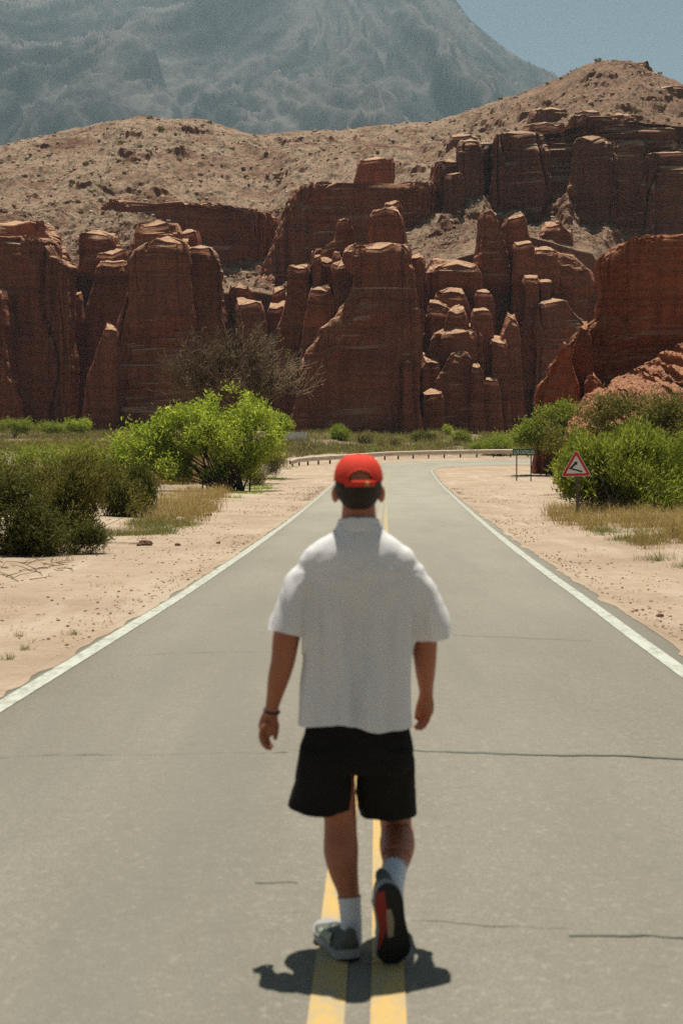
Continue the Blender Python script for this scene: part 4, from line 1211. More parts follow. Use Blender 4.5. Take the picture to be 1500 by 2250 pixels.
def shoe(Mx, mirror):
    root = obj('shoe', None, None, PERSON)
    y, wi, wo = outline()
    wi, wo = wi * 1.22, wo * 1.22
    if not mirror: wi, wo = wo, wi
    def T(V): 
        V = np.asarray(V, float) * 1.08
        return V @ np.array(Mx.to_3x3()).T + np.array(Mx.translation)
    rock = .020 * sstep(.20, .305, y) ** 1.5 + .010 * sstep(.035, 0, y)
    def slab(z0, z1, fl0, fl1, name, mat, y0=0, y1=.305, xl=None, xr=None):
        k = (y >= y0) & (y <= y1)
        yy = y[k]
        l0 = -wi[k] * fl0 if xl is None else np.maximum(-wi[k] * fl0, xl)
        r0 = wo[k] * fl0 if xr is None else np.minimum(wo[k] * fl0, xr)
        l1 = -wi[k] * fl1 if xl is None else np.maximum(-wi[k] * fl1, xl)
        r1 = wo[k] * fl1 if xr is None else np.minimum(wo[k] * fl1, xr)
        r1 = np.maximum(r1, l1 + .001); r0 = np.maximum(r0, l0 + .001)
        rows = np.stack([np.stack([l0, yy, rock[k] + z0], 1), np.stack([r0, yy, rock[k] + z0], 1), np.stack([r1, yy, rock[k] + z1], 1), np.stack([l1, yy, rock[k] + z1], 1)], 1)
        mb = MB(); mb.loft(T(rows.reshape(-1, 3)).reshape(rows.shape))
        return obj(name, mb.mesh(name, False), mat, root)
    slab(.006, .036, 1.0, 1.04, 'midsole', M['midsole'])
    slab(0, .0062, .97, 1.0, 'outsole', M['tread_dark'])
    s1, s2 = (-1, 1) if not mirror else (1, -1)
    # red strip along the inner side and tan shank under the arch, proud of the black rubber
    ya = np.linspace(.02, .225, 26)
    def strip(a, b, name, mat, z):
        rk = np.interp(ya, y, rock)
        rows = np.stack([np.stack([a, ya, rk + z], 1), np.stack([b, ya, rk + z], 1), np.stack([b, ya, rk + .003], 1), np.stack([a, ya, rk + .003], 1)], 1)
        mb = MB(); mb.loft(T(rows.reshape(-1, 3)).reshape(rows.shape)); obj(name, mb.mesh(name, False), mat, root)
    wl = np.interp(ya, y, wi if mirror else wo)
    ra, rb = -wl * .965, -wl * .965 + np.interp(ya, [.02, .07, .15, .225], [.026, .036, .024, .004])
    strip(*((ra, rb) if mirror else (-rb, -ra)), 'tread', M['tread_red'], -.0022)
    ya = np.linspace(.085, .185, 16); wl = np.interp(ya, y, wi)
    strip(np.interp(ya, [.085, .185], [-.011, -.016]), np.interp(ya, [.085, .13, .185], [.004, .010, .002]), 'shank', M['tread_tan'], -.003)
    # upper
    yu = np.linspace(.004, .300, 34)
    li, lo_ = np.interp(yu, y, wi) * .97, np.interp(yu, y, wo) * .97
    top = np.interp(yu, [0, .02, .06, .10, .14, .19, .25, .30], [.088, .092, .088, .090, .082, .064, .046, .024])
    rk = np.interp(yu, y, rock)
    tt_ = np.linspace(0, 2 * math.pi, 30, endpoint=False)
    rings_ = []
    for a in range(len(yu)):
        e = .72
        xs = np.where(np.cos(tt_) > 0, lo_[a], li[a]) * np.sign(np.cos(tt_)) * np.abs(np.cos(tt_)) ** e
        zs = rk[a] + .034 + np.where(np.sin(tt_) > 0, (top[a] - .034) * np.abs(np.sin(tt_)) ** .9, -.006 * np.abs(np.sin(tt_)))
        xs = xs * np.where(zs - rk[a] > .05, .80 + .2 * np.exp(-((zs - rk[a] - .05) / .02) ** 2), 1)
        rings_.append(T(np.stack([xs, np.full(30, yu[a]), zs], 1)))
    mb = MB(); mb.loft(rings_)
    up = obj('upper', mb.mesh('upper'), M['upper'], root)
    mb = MB()                                       # heel tab
    mb.loft([T(np.stack([.026 * np.cos(tt_) * f, .010 + .012 * np.sin(tt_), np.full(30, z)], 1)) for z, f in ((.05, 1.0), (.08, .95), (.105, .7), (.112, .4))])
    obj('heel_tab', mb.mesh('heel_tab'), M['upper'], root)
    for sx in (-1, 1):                              # side overlay
        ys = np.linspace(.07, .19, 12)
        wv = np.interp(ys, y, wo if sx > 0 else wi)
        lo2 = np.stack([sx * (wv * .985 + .002), ys, np.interp(ys, y, rock) + .040], 1)
        hi2 = np.stack([sx * (wv * .80 + .001), ys + .012, np.interp(ys, y, rock) + np.interp(ys, [.07, .19], [.078, .060])], 1)
        th_ = np.array([sx * .002, 0, .001])
        rows = np.stack([lo2, (lo2 + hi2) / 2 + th_ * 2.5, hi2, hi2 - th_ * 2, lo2 - th_ * 2], 0)
        mb = MB(); mb.add(T(rows.reshape(-1, 3)), grid_faces(5, 12)); obj('overlay', mb.mesh('overlay'), M['overlay'], root)
    for j in range(4):                              # laces
        yl = .115 + j * .022
        zt = np.interp(yl, yu, top) + np.interp(yl, y, rock)
        t_ = np.linspace(-1, 1, 9)
        P = np.stack([.024 * t_, np.full(9, yl) + .006 * t_, zt + .002 - .016 * t_ ** 2], 1)
        mb = MB(); mb.tube(T(P), .0024, 6); obj('lace', mb.mesh('lace'), M['overlay'], root)
    mb = MB()                                       # bow loop
    t_ = np.linspace(0, 2 * math.pi, 14)
    for sx in (-1, 1):
        P = np.stack([sx * (.022 + .018 * np.cos(t_)), .112 + .012 * np.sin(t_), .093 + .006 * np.sin(t_)], 1)
        mb.tube(T(P), .002, 6, cap=False)
    obj('lace', mb.mesh('lace'), M['overlay'], root)
hl = on_ground(771, 2127)
shoe(Matrix.Translation((hl[0], hl[1] + .005, .013)) @ Matrix.Rotation(math.radians(17), 4, 'Z'), False)
tp = on_ground(870, 2143)
foot = Matrix.Translation((tp[0], tp[1] + .015, .010)) @ Matrix.Rotation(math.radians(8), 4, 'Z') @ Matrix.Rotation(math.radians(-8), 4, 'Y') @ Matrix.Rotation(math.radians(-78), 4, 'X') @ Matrix.Translation((0, -.325, 0))
shoe(foot, True)
# ================================================================== VEGETATION
def unit(n):
    v = RNG.normal(size=(n, 3))
    return v / np.linalg.norm(v, axis=1)[:, None]

def leaf_quads(P, L, W, up=0.2, d=None, jit=.35):
    n = len(P)
    d = unit(n) if d is None else d
    d = d + np.array([0, 0, up])
    d /= np.linalg.norm(d, axis=1)[:, None] + 1e-9
    s = np.cross(d, unit(n))
    s /= np.linalg.norm(s, axis=1)[:, None] + 1e-9
    l = (L * RNG.uniform(1 - jit, 1 + jit, n))[:, None]; wv = (W * RNG.uniform(1 - jit, 1 + jit, n))[:, None]
    V = np.stack([P, P + d * l * .5 + s * wv * .5, P + d * l, P + d * l * .5 - s * wv * .5], 1).reshape(-1, 3)
    return V, np.arange(4 * n).reshape(n, 4)

def px_blob(px, py, rx, ry, Y, depth=None):
    c = at(px, py, Y)
    return (c, np.array([rx * Y / F, depth or rx * Y / F * .8, ry * Y / F]))

def in_blobs(blobs, n, shell=.45, gapf=1.0, gap=-.15):
    vol = np.array([b[1].prod() ** .75 for b in blobs])
    out = []
    while sum(map(len, out)) < n:
        k = RNG.choice(len(blobs), n * 2, p=vol / vol.sum())
        c = np.array([blobs[i][0] for i in k]); r = np.array([blobs[i][1] for i in k])
        u = shell + (1 - shell) * RNG.uniform(0, 1, n * 2) ** .6
        uv = unit(n * 2)
        u = u * (1 + .42 * noise(uv[:, 0] * 2.6 + c[:, 0], uv[:, 1] * 2.6, uv[:, 2] * 2.6 + c[:, 2]) + .05 * np.minimum(np.abs(RNG.normal(size=n * 2)), 1.6))
        P = c + uv * u[:, None] * r
        g = fbm(P[:, 0] * gapf, P[:, 1] * gapf, P[:, 2] * gapf, 2)
        out.append(P[g > gap])
    return np.vstack(out)[:n]

def stems(mb, base, targets, r0, r1, seg=5, n=8, spread=.25, sag=.15, wob=.1):
    for t in targets:
        b = base + RNG.normal(size=3) * np.array([spread, spread, 0])
        h = t - b
        s = np.linspace(0, 1, n)[:, None]
        P = b + h * s
        P[:, :2] = b[:2] + h[:2] * (s ** 1.5)
        L = np.linalg.norm(h)
        P += wob * L * np.stack([noise(s[:, 0] * 3 + t[0] * 9, k * 7.7, t[1]) for k in range(3)], 1) * (s * (1.2 - s))
        mb.tube(P, np.linspace(r0, r1, n) * RNG.uniform(.7, 1.2), seg, cap=0)

M['bark_dark'] = plain('dark_bark', (.055, .040, .030), .9, .1, 0, .4, 12)
M['bark_grey'] = plain('grey_bark', (.20, .138, .088), .9, .1, 0, .35, 10)
M['lf_bright'] = leafy('bright_leaves', (.13, .20, .022), (.58, .63, .13), .5, .9)
M['lf_green'] = leafy('green_leaves', (.095, .135, .022), (.45, .47, .11), .45, 1.1, (.20, .14, .07))
M['lf_olive'] = leafy('olive_leaves', (.062, .066, .022), (.27, .24, .085), .4, 1.3, (.17, .11, .06))
M['lf_dark'] = leafy('dark_leaves', (.036, .042, .016), (.20, .195, .068), .35, 1.3, (.10, .065, .035))
M['lf_yellow'] = leafy('yellow_green_leaves', (.13, .18, .03), (.38, .42, .10), .5, .8)
M['straw'] = leafy('dry_grass_blades', (.26, .18, .085), (.52, .40, .21), .35, .7, (.15, .17, .06))
M['weed'] = leafy('weed_blades', (.10, .12, .04), (.27, .26, .11), .35, .7)
M['scrubmix'] = leafy('scrub_blades', (.115, .105, .045), (.34, .28, .14), .35, .08, (.21, .115, .07))

def plant(name, label, cat, base, blobs, clumps, per, crad, L, W, mat, bark, nst, r0, group=None, shell=.45, gapf=1.0, gap=-.15, up=.2, spread=.25, droop=0, radial=0.0):
    root = empty(name, base, label, cat, group)
    C = in_blobs(blobs, clumps, shell, gapf, gap)
    C[:, 2] = np.maximum(C[:, 2], base[2] + .05)
    P = np.repeat(C, per, 0) + RNG.normal(size=(clumps * per, 3)) * crad
    P[:, 2] = np.maximum(P[:, 2], base[2] + .02)
    d = None
    if radial:
        cen = np.mean([b[0] for b in blobs], 0) - np.array([0, 0, blobs[0][1][2]])
        d = (P - cen); d /= np.linalg.norm(d, axis=1)[:, None]
        d = d * radial + unit(len(P))
    V, f = leaf_quads(P, L, W, up, d)
    obj('crown', mesh_np('crown', V, f, False), mat, root)
    mb = MB()
    tg = C[RNG.choice(len(C), min(nst, len(C)), replace=False)]
    stems(mb, np.asarray(base) - np.array([0, 0, .15]), tg, r0, r0 * .22, 5, 8, spread)
    # short twigs into the clumps
    tw = C[RNG.choice(len(C), min(nst * 3, len(C)), replace=False)]
    for t in tw:
        k = tg[np.argmin(((tg - t) ** 2).sum(1))]
        mb.tube(np.array([k, (k + t) / 2 + RNG.normal(size=3) * crad * .5, t]), np.array([r0 * .2, r0 * .15, r0 * .08]), 3, cap=0)
    obj('trunk', mb.mesh('trunk'), bark, root)
    return root

# bright green tree left of the road
Yt = 86
b0 = on_ground(500, 1078)
plant('leafy_tree', 'bright lime green bushy tree left of the road', 'tree', b0,
      [px_blob(a, b, c, d, Yt + e) for a, b, c, d, e in [(505, 918, 95, 52, 0), (400, 935, 100, 48, .5), (455, 965, 150, 62, 0), (330, 985, 85, 52, .5), (288, 1012, 52, 40, 0), (555, 965, 56, 58, 0), (370, 1018, 95, 44, -.5), (450, 1025, 80, 34, .8), (540, 1010, 50, 44, .5), (595, 950, 30, 34, 1)]],
      1250, 22, .19, .25, .10, M['lf_bright'], M['bark_dark'], 46, .075, None, .25, .6, -.1, .25, .5)
# bare tree behind
def bare_tree():
    Yb = 116
    base = at(548, 1000, Yb); base[2] = gz(Yb)
    root = empty('bare_tree', base, 'grey brown leafless tree with a dome of thin twigs behind the green tree', 'tree')
    mb = MB()
    sc_ = Yb / F
    cen = at(526, 868, Yb)
    fork = at(550, 925, Yb)
    mb.tube(np.array([base, (base + fork) / 2 + [.15, 0, 0], fork]), np.array([.24, .19, .16]), 8, cap=0)
    tw = MB()
    for i in range(54):
        a = RNG.uniform(-1, 1); b = RNG.uniform(-1, 1)
        th_ = RNG.uniform(0, 2 * math.pi)
        el = RNG.uniform(0, 1) ** .9
        R = np.array([190 * sc_, 150 * sc_, 140 * sc_])
        dirv = np.array([math.cos(th_) * math.sqrt(1 - min(1, el * el)), math.sin(th_) * math.sqrt(1 - min(1, el * el)), el])
        if i % 9 == 0: dirv = np.array([-.85 if i % 8 else .9, RNG.uniform(-.4, .4), RNG.uniform(.0, .35)])
        e1_ = cen + dirv * R * RNG.uniform(.50, .72)
        s = np.linspace(0, 1, 9)[:, None]
        P = fork + (e1_ - fork) * s
        P[:, 2] += (.9 * np.sin(s[:, 0] * math.pi) * .5)
        P += .35 * np.stack([noise(s[:, 0] * 4 + i, k * 5.5, i * .7) for k in range(3)], 1) * s
        mb.tube(P, np.linspace(.11, .035, 9), 5, cap=0)
        for j in range(13):
            p0 = P[RNG.integers(4, 9)]
            d1 = (p0 - fork); d1 /= np.linalg.norm(d1)
            d2 = d1 * 1.0 + unit(1)[0] * .85 + np.array([0, 0, .18])
            L1 = RNG.uniform(.7, 1.7)
            q = np.linspace(0, 1, 5)[:, None]
            Q = p0 + d2 * L1 * q + .22 * np.stack([noise(q[:, 0] * 3 + j * 3.1, k * 9.1, i) for k in range(3)], 1) * q
            tw.tube(Q, np.linspace(.045, .028, 5), 3, cap=0)
            for k_ in range(10):
                p1 = Q[RNG.integers(1, 5)]
                d3 = d2 * .7 + unit(1)[0] * .9
                T_ = np.array([p1, p1 + d3 * RNG.uniform(.2, .4) + RNG.normal(size=3) * .05, p1 + d3 * RNG.uniform(.35, .65) + RNG.normal(size=3) * .14])
                tw.tube(T_, np.array([.028, .024, .018]), 3, cap=0)
    obj('trunk', mb.mesh('trunk'), M['bark_grey'], root)
    obj('crown', tw.mesh('crown'), M['bark_grey'], root)
    C = in_blobs([px_blob(628, 765, 22, 16, Yb), px_blob(560, 800, 90, 50, Yb), px_blob(610, 840, 40, 20, Yb)], 60, .3)
    V, f = leaf_quads(np.repeat(C, 12, 0) + RNG.normal(size=(720, 3)) * .16, .16, .05)
    obj('young_leaves', mesh_np('young_leaves', V, f, False), M['lf_yellow'], root)
bare_tree()

def Yof(px, py): return float(on_ground(px, py)[1])
# left foreground shrubs
LS = 'dark shrubs along the left shoulder'
def lshrub(label, bx, by, blobs, cl, per, mat, L=.07, W=.013, crad=.10, **kw):
    b = on_ground(bx, by); Y = b[1]
    plant('shrub', label, 'shrub', b, [px_blob(a, c, d, e, Y + g) for a, c, d, e, g in blobs], cl, per, crad, L, W, mat, M['bark_dark'], kw.pop('nst', 45), kw.pop('r0', .018), kw.pop('group', LS), **kw)
lshrub('dark green shrub cut by the left edge of the picture', 30, 1216, [(20, 1125, 100, 90, 0), (-60, 1090, 110, 110, .3), (70, 1170, 70, 50, -.3)], 1250, 17, M['lf_dark'], L=.10, W=.026, shell=.2, up=.5, gapf=1.6, gap=.0)
lshrub('wide olive shrub with fine twigs on the left shoulder', 170, 1190, [(165, 1080, 110, 80, 0), (230, 1115, 80, 58, -.3), (110, 1120, 90, 70, .3), (150, 1150, 100, 45, -.4)], 1400, 19, M['lf_olive'], L=.11, W=.024, shell=.2, up=.45, gapf=1.4, gap=.0, radial=.8)
lshrub('upright dark shrub at the right end of the left-hand bushes', 290, 1142, [(300, 1085, 42, 56, 0), (262, 1090, 40, 50, .4)], 700, 18, M['lf_dark'], L=.17, W=.04, shell=.25, up=1.6, gapf=1.6, crad=.13)
lshrub('pale yellowish shrub behind the left-hand bushes', 90, 1085, [(60, 1020, 100, 46, 0), (150, 1018, 90, 42, 2), (-40, 1030, 80, 50, 0)], 1100, 16, M['lf_green'], L=.17, W=.05, shell=.3, up=.5, crad=.2)
lshrub('brownish green shrub between the olive shrub and the lime tree', 225, 1075, [(235, 1030, 60, 40, 0), (200, 1040, 60, 36, 1)], 600, 16, M['lf_olive'], L=.2, W=.055, shell=.3, up=.8, crad=.2)
lshrub('small low dark shrub at the foot of the left bushes', 130, 1215, [(120, 1195, 60, 24, 0), (60, 1205, 60, 22, 0), (200, 1180, 40, 22, .2)], 500, 16, M['lf_dark'], L=.09, W=.022, shell=.2, up=.6, gapf=2.5, crad=.07)
lshrub('grey green bush right of the lime tree trunk', 560, 1068, [(565, 1045, 36, 24, 0), (600, 1020, 30, 26, 4)], 500, 18, M['lf_olive'], L=.15, W=.03, shell=.3, up=.5, crad=.18)
# right-hand bushes
RS = 'green bushes on the right shoulder'
b = on_ground(1330, 1128); Yr = b[1]
plant('bush', 'large feathery bright green bush behind the triangular sign', 'bush', b,
      [px_blob(a, c, d, e, Yr + g) for a, c, d, e, g in [(1298, 1030, 78, 72, .6), (1360, 1035, 110, 88, .8), (1460, 1050, 110, 90, 1), (1256, 1072, 58, 44, .2), (1214, 1078, 40, 36, .3), (1208, 1045, 32, 26, .5), (1330, 1085, 110, 48, 0), (1440, 1105, 110, 48, 0), (1300, 975, 50, 34, 1), (1390, 975, 60, 40, 1.4), (1560, 1070, 90, 90, 1)]],
      2900, 20, .14, .19, .045, M['lf_green'], M['bark_dark'], 80, .025, RS, .3, 1.0, -.2, .7, .6, radial=.7)
Y2 = 74
b = at(1370, 1060, Y2); b[2] = 0
plant('bush', 'dark thorny tree behind the bright bush on the right', 'tree', b,
      [px_blob(a, c, d, e, Y2 + g) for a, c, d, e, g in [(1330, 915, 100, 36, 0), (1420, 905, 110, 38, 0), (1260, 925, 70, 30, -1), (1245, 960, 55, 36, -1), (1225, 990, 36, 30, -1), (1480, 950, 90, 60, 0), (1400, 960, 110, 45, -1), (1460, 1010, 80, 60, -2)]],
      1300, 16, .21, .22, .075, M['lf_olive'], M['bark_dark'], 110, .045, RS, .35, .8, -.05, .25, .8)
Y3 = 117
b = at(1215, 1030, Y3); b[2] = gz(Y3)
plant('bush', 'yellow green tree leaning over the small green sign', 'tree', b,
      [px_blob(a, c, d, e, Y3 + g) for a, c, d, e, g in [(1195, 920, 44, 28, 0), (1165, 945, 36, 24, 0), (1200, 960, 50, 26, 0), (1140, 965, 28, 18, 0), (1235, 905, 34, 22, 0), (1235, 945, 50, 40, 1)]],
      700, 16, .24, .26, .10, M['lf_yellow'], M['bark_dark'], 26, .04, RS, .3, .7, -.1, .2, .4)
b = at(1095, 1003, 163); b[2] = gz(163)
plant('bush', 'low green bush beyond the right end of the guardrail', 'bush', b, [px_blob(1095, 976, 36, 18, 165), px_blob(1060, 982, 28, 14, 168)], 420, 18, .25, .25, .07, M['lf_yellow'], M['bark_dark'], 30, .03, RS)
# bushes at the foot of the cliffs
FS = 'low bushes at the foot of the cliffs'
def far_bush(label, px, py, rx, ry, mat, Y, n=260):
    b = at(px, py + ry, Y); b[2] = gz(Y)
    plant('bush', label, 'bush', b, [px_blob(px, py, rx, ry, Y), px_blob(px + rx * .3, py + ry * .3, rx * .7, ry * .7, Y - .5)], n, 18, .28, .30, .09, mat, M['bark_dark'], 22, .03, FS, .35, .5)
far_bush('round yellow green bush in front of the central rock castle', 725, 953, 34, 17, M['lf_yellow'], 205, 420)
far_bush('green bush under the left cliff block', 30, 935, 40, 14, M['lf_green'], 222)
far_bush('bright green bush between the left cliffs, nearest the pale sand', 170, 936, 28, 13, M['lf_bright'], 215)
far_bush('narrow green bush left of the bright one under the left cliffs', 115, 940, 40, 9, M['lf_green'], 224)
far_bush('green bush just right of the lime tree, beside the white wall', 610, 930, 28, 20, M['lf_bright'], 200)
far_bush('small green shrub at the foot of the stepped cliff', 983, 944, 6, 8, M['lf_bright'], 232, 60)
far_bush('olive bush in the scrub beyond the guardrail', 1015, 962, 20, 11, M['lf_green'], 200)
far_bush('pale bush in the scrub nearest the stepped cliff', 930, 962, 26, 10, M['lf_olive'], 205)
far_bush('brown bush in the scrub above the person in the red cap', 850, 975, 20, 10, M['scrubmix'], 190)
far_bush('rusty brown bush in the scrub right of the round bush', 800, 966, 22, 10, M['scrubmix'], 200)

# uncountable grass and scrub
def blades(P, H, W, lean=.35, curl=True):
    n = len(P)
    d = RNG.normal(size=(n, 3)) * lean; d[:, 2] = 1
    d /= np.linalg.norm(d, axis=1)[:, None]
    a = RNG.uniform(0, 2 * math.pi, n)
    s = np.stack([np.cos(a), np.sin(a), 0 * a], 1)
    h = (H * RNG.uniform(.45, 1.15, n))[:, None]; wv = (W * RNG.uniform(.6, 1.3, n))[:, None]
    bend = RNG.normal(size=(n, 3)) * .22 * h; bend[:, 2] = -np.abs(bend[:, 2]) * .4
    V = np.stack([P - s * wv * .5, P + s * wv * .5, P + d * h * .55 + s * wv * .35, P + d * h * .55 - s * wv * .35, P + d * h + bend], 1).reshape(-1, 3)
    i = np.arange(n) * 5
    return V, np.stack([i, i + 1, i + 2, i + 3], 1), np.stack([i + 3, i + 2, i + 4], 1)

def grass(name, label, pts, per, rad, H, W, mat, lean=.35):
    P = np.repeat(pts, per, 0) + np.column_stack([RNG.normal(size=(len(pts) * per, 2)) * rad, np.zeros(len(pts) * per)])
    P[:, 2] = ground_h(P[:, 0], P[:, 1]) - .01
    hk = np.repeat(RNG.uniform(.35, 1.25, len(pts)), per)
    V, f4, f3 = blades(P, H * hk, W, lean)
    return tag(obj(name, mesh_np(name, V, [f4, f3], False), mat), label, 'grass', None, 'stuff')

def poly_pts(poly, n, thin=None, f=.4):
    """random ground points inside a photo polygon"""
    poly = np.array(poly, float)
    lo_, hi_ = poly.min(0), poly.max(0)
    Yn, Yf = Yof((lo_[0] + hi_[0]) / 2, hi_[1]), Yof((lo_[0] + hi_[0]) / 2, lo_[1])
    out = []
    while len(out) < n:
        Y = RNG.uniform(Yn, Yf); 
        py = 1125 - F * math.tan(math.atan2(float(gz(Y)) - CAM_H, Y) + TH)
        px = RNG.uniform(*sorted((lo_[0], hi_[0])))
        ins = False
        j = len(poly) - 1
        for i in range(len(poly)):
            if (poly[i][1] > py) != (poly[j][1] > py) and px < (poly[j][0] - poly[i][0]) * (py - poly[i][1]) / (poly[j][1] - poly[i][1]) + poly[i][0]: ins = not ins
            j = i
        if not ins: continue
        p = at(px, py, Y)
        if thin is not None and fbm(p[0] * f, p[1] * f, 5, 2) < thin: continue
        out.append(p)
    return np.array(out)

grass('dry_grass', 'dry straw coloured grass under the triangular sign', poly_pts([(1205, 1118), (1300, 1108), (1560, 1120), (1560, 1235), (1480, 1190), (1420, 1215), (1370, 1175), (1290, 1170), (1210, 1140)], 470, .05, 1.0), 24, .17, .55, .013, M['straw'])
grass('sparse_grass', 'sparse green grass at the edge of the right shoulder', poly_pts([(1300, 1165), (1560, 1180), (1600, 1260), (1440, 1240), (1350, 1200)], 330, .05, .9), 10, .14, .26, .008, M['weed'], .55)
grass('dry_grass', 'dry grass in front of the lime tree', poly_pts([(335, 1100), (420, 1075), (500, 1085), (480, 1110), (430, 1160), (330, 1175), (250, 1190), (330, 1140)], 300, .1, .8), 22, .22, .6, .016, M['straw'])
grass('sparse_grass', 'grey green grass between the left shrubs and the sand', poly_pts([(120, 1215), (330, 1140), (450, 1130), (420, 1165), (260, 1195), (140, 1230)], 420, -.1, .6), 14, .14, .28, .009, M['weed'], .5)
grass('weeds', 'bright green weeds at the foot of the lime tree', poly_pts([(500, 1083), (560, 1062), (640, 1030), (655, 1030), (590, 1080), (520, 1098)], 130, -.1, .3), 18, .22, .24, .03, leafy('weed_leaves', (.12, .20, .03), (.33, .42, .08), .45, .5), .7)
Yv = 9 + 75 * RNG.uniform(0, 1, 420) ** 1.4
lv_, rv_ = road_x(Yv)
sd_ = RNG.uniform(0, 1, 420) < .55
ov_ = .5 + np.abs(RNG.normal(size=420)) * 2.6
Xv = np.where(sd_, lv_ - ov_, rv_ + ov_)
kv_ = fbm(Xv * .35, Yv * .2, 2, 3) > .02
grass('dry_weeds', 'tiny dry weeds dotted over both sand shoulders', np.column_stack([Xv, Yv, 0 * Xv])[kv_], 12, .06, .10, .006, M['straw'], .9)
def scrub(label, x0, x1, Y0, Y1, n, per, H, W, mat, name='scrub'):
    Yv = RNG.uniform(Y0, Y1, n)
    pxv = RNG.uniform(x0, x1, n)
    Xv = (pxv - 750) / F * Yv
    k = (fbm(Xv * .06, Yv * .05, 3, 3) > -.35)
    k &= ~((Yv < 166) & (Xv > -2)) & ~((Yv < 146) & (Xv > -8))
    return grass(name, label, np.column_stack([Xv, Yv, 0 * Xv])[k], per, .38, H, W, mat, .45)
scrub('brown and olive scrub covering the flat below the cliffs', -150, 1650, 158, 240, 9000, 12, 1.0, .075, M['scrubmix'])
scrub('reddish brown dry grass on the flat at far left', -150, 620, 98, 215, 7000, 13, .75, .05, leafy('rusty_grass', (.20, .12, .065), (.40, .27, .15), .35, .06, (.15, .16, .06)), 'dry_grass')
scrub('pale green weeds scattered over the flat below the cliffs', -150, 1650, 162, 238, 1300, 14, .9, .10, M['lf_yellow'], 'weeds')
# separate tufts on the left shoulder
for i, (px, py, lab) in enumerate([(55, 1420, 'small green grass tuft on the left sand near the white line'), (14, 1442, 'grass tuft at the very left edge of the sand'), (40, 1392, 'dry sprig of grass above the green tuft on the left sand'), (160, 1388, 'thin dark weed on the left sand nearest the white line'), (1445, 1232, 'wiry weed standing alone on the right sand')]):
    p = on_ground(px, py)
    P = np.repeat(p[None], 46, 0) + np.column_stack([RNG.normal(size=(46, 2)) * .035, np.zeros(46)])
    P[:, 2] = ground_h(P[:, 0], P[:, 1]) - .01
    V, f4, f3 = blades(P, .11 if i < 4 else .3, .006, .8)
    tag(obj('grass_tuft', mesh_np('grass_tuft', V, [f4, f3], False), M['weed'] if i != 2 else M['straw']), lab, 'grass tuft', 'tufts on the sand shoulders')
# ================================================================== ROAD FURNITURE AND SMALL THINGS
def prism(poly, y0, y1):
    """photo-facing polygon (x, z) given depth y0..y1, as MB"""
    poly = np.asarray(poly, float)
    n = len(poly)
    bm = bmesh.new()
    a = [bm.verts.new((x, y0, z)) for x, z in poly]
    b = [bm.verts.new((x, y1, z)) for x, z in poly]
    bm.faces.new(a); bm.faces.new(b[::-1])
    for i in range(n): bm.faces.new((a[i], b[i], b[(i + 1) % n], a[(i + 1) % n]))
    bmesh.ops.recalc_face_normals(bm, faces=bm.faces)
    me = bpy.data.meshes.new('plate'); bm.to_mesh(me); bm.free()
    return me

def round_poly(P, r, n=5):
    P = np.asarray(P, float); out = []
    for i in range(len(P)):
        p, a, b = P[i], P[i - 1], P[(i + 1) % len(P)]
        u, v = (a - p) / np.linalg.norm(a - p), (b - p) / np.linalg.norm(b - p)
        half = math.acos(np.clip(u @ v, -1, 1)) / 2
        d = r / math.tan(half); c = p + (u + v) / np.linalg.norm(u + v) * r / math.sin(half)
        s, e = p + u * d - c, p + v * d - c
        for t in np.linspace(0, 1, n):
            q = s * (1 - t) + e * t; out.append(c + q / np.linalg.norm(q) * r)
    return np.array(out)

M['metal_post'] = plain('weathered_post', (.075, .062, .052), .7, .3, 0, .4, 9)
M['sign_white'] = plain('sign_white', (.66, .64, .60), .5, .4, 0, .06, 6)
M['sign_red'] = plain('sign_red', (.50, .018, .022), .45, .4, 0, .08, 6)
M['sign_black'] = plain('sign_black', (.010, .009, .009), .5, .4, 0, 0)
M['sign_green'] = plain('sign_green', (.008, .085, .045), .5, .4, 0, .15, 4)
M['sign_back'] = plain('sign_metal', (.35, .35, .35), .5, .4, .6)
g0 = on_ground(1270, 1141); Ys = g0[1]
sg = empty('road_sign', g0, 'triangular red bordered curve warning sign on a post by the right bushes', 'road sign')
def flat(pts, Y): return np.array([[at(a, b, Y)[0], at(a, b, Y)[2]] for a, b in pts])
tri = flat([(1265, 986.5), (1231, 1047.5), (1299, 1046)], Ys)
cen = tri.mean(0)
def scl(k): return cen + (tri - cen) * k
obj('backing', prism(round_poly(tri, .05), Ys, Ys + .004), M['sign_white'], sg)
obj('red_border', prism(round_poly(scl(.945), .045), Ys - .003, Ys), M['sign_red'], sg)
obj('panel', prism(round_poly(scl(.66), .012), Ys - .006, Ys - .003), M['sign_white'], sg)
z7 = lambda x, y: (1100 + x / 6.818, 950 + y / 6.818)
ar = flat([z7(*p) for p in [(1218, 578), (1212, 601), (1012, 546), (1092, 466), (1083, 449), (1143, 437), (1136, 495), (1121, 479), (1064, 537)]], Ys)
obj('arrow', prism(ar, Ys - .009, Ys - .006), M['sign_black'], sg)
obj('back_plate', prism(round_poly(scl(.985), .05), Ys + .0045, Ys + .007), M['sign_back'], sg)
mb = MB(); pt, pb = at(1264.5, 1000, Ys + .045), np.array([at(1270, 1141, Ys)[0], Ys + .045, -.3])
mb.tube(np.array([pb, (pb + pt) / 2, pt]), .052, 4, cap=1)
obj('post', mb.mesh('post', False), M['metal_post'], sg)
for py in (1012, 1036):
    mb = MB(); c = at(1266, py, Ys + .02); mb.box(c, (.16, .026, .03))
    obj('bracket', mb.mesh('bracket', False), M['sign_back'], sg)

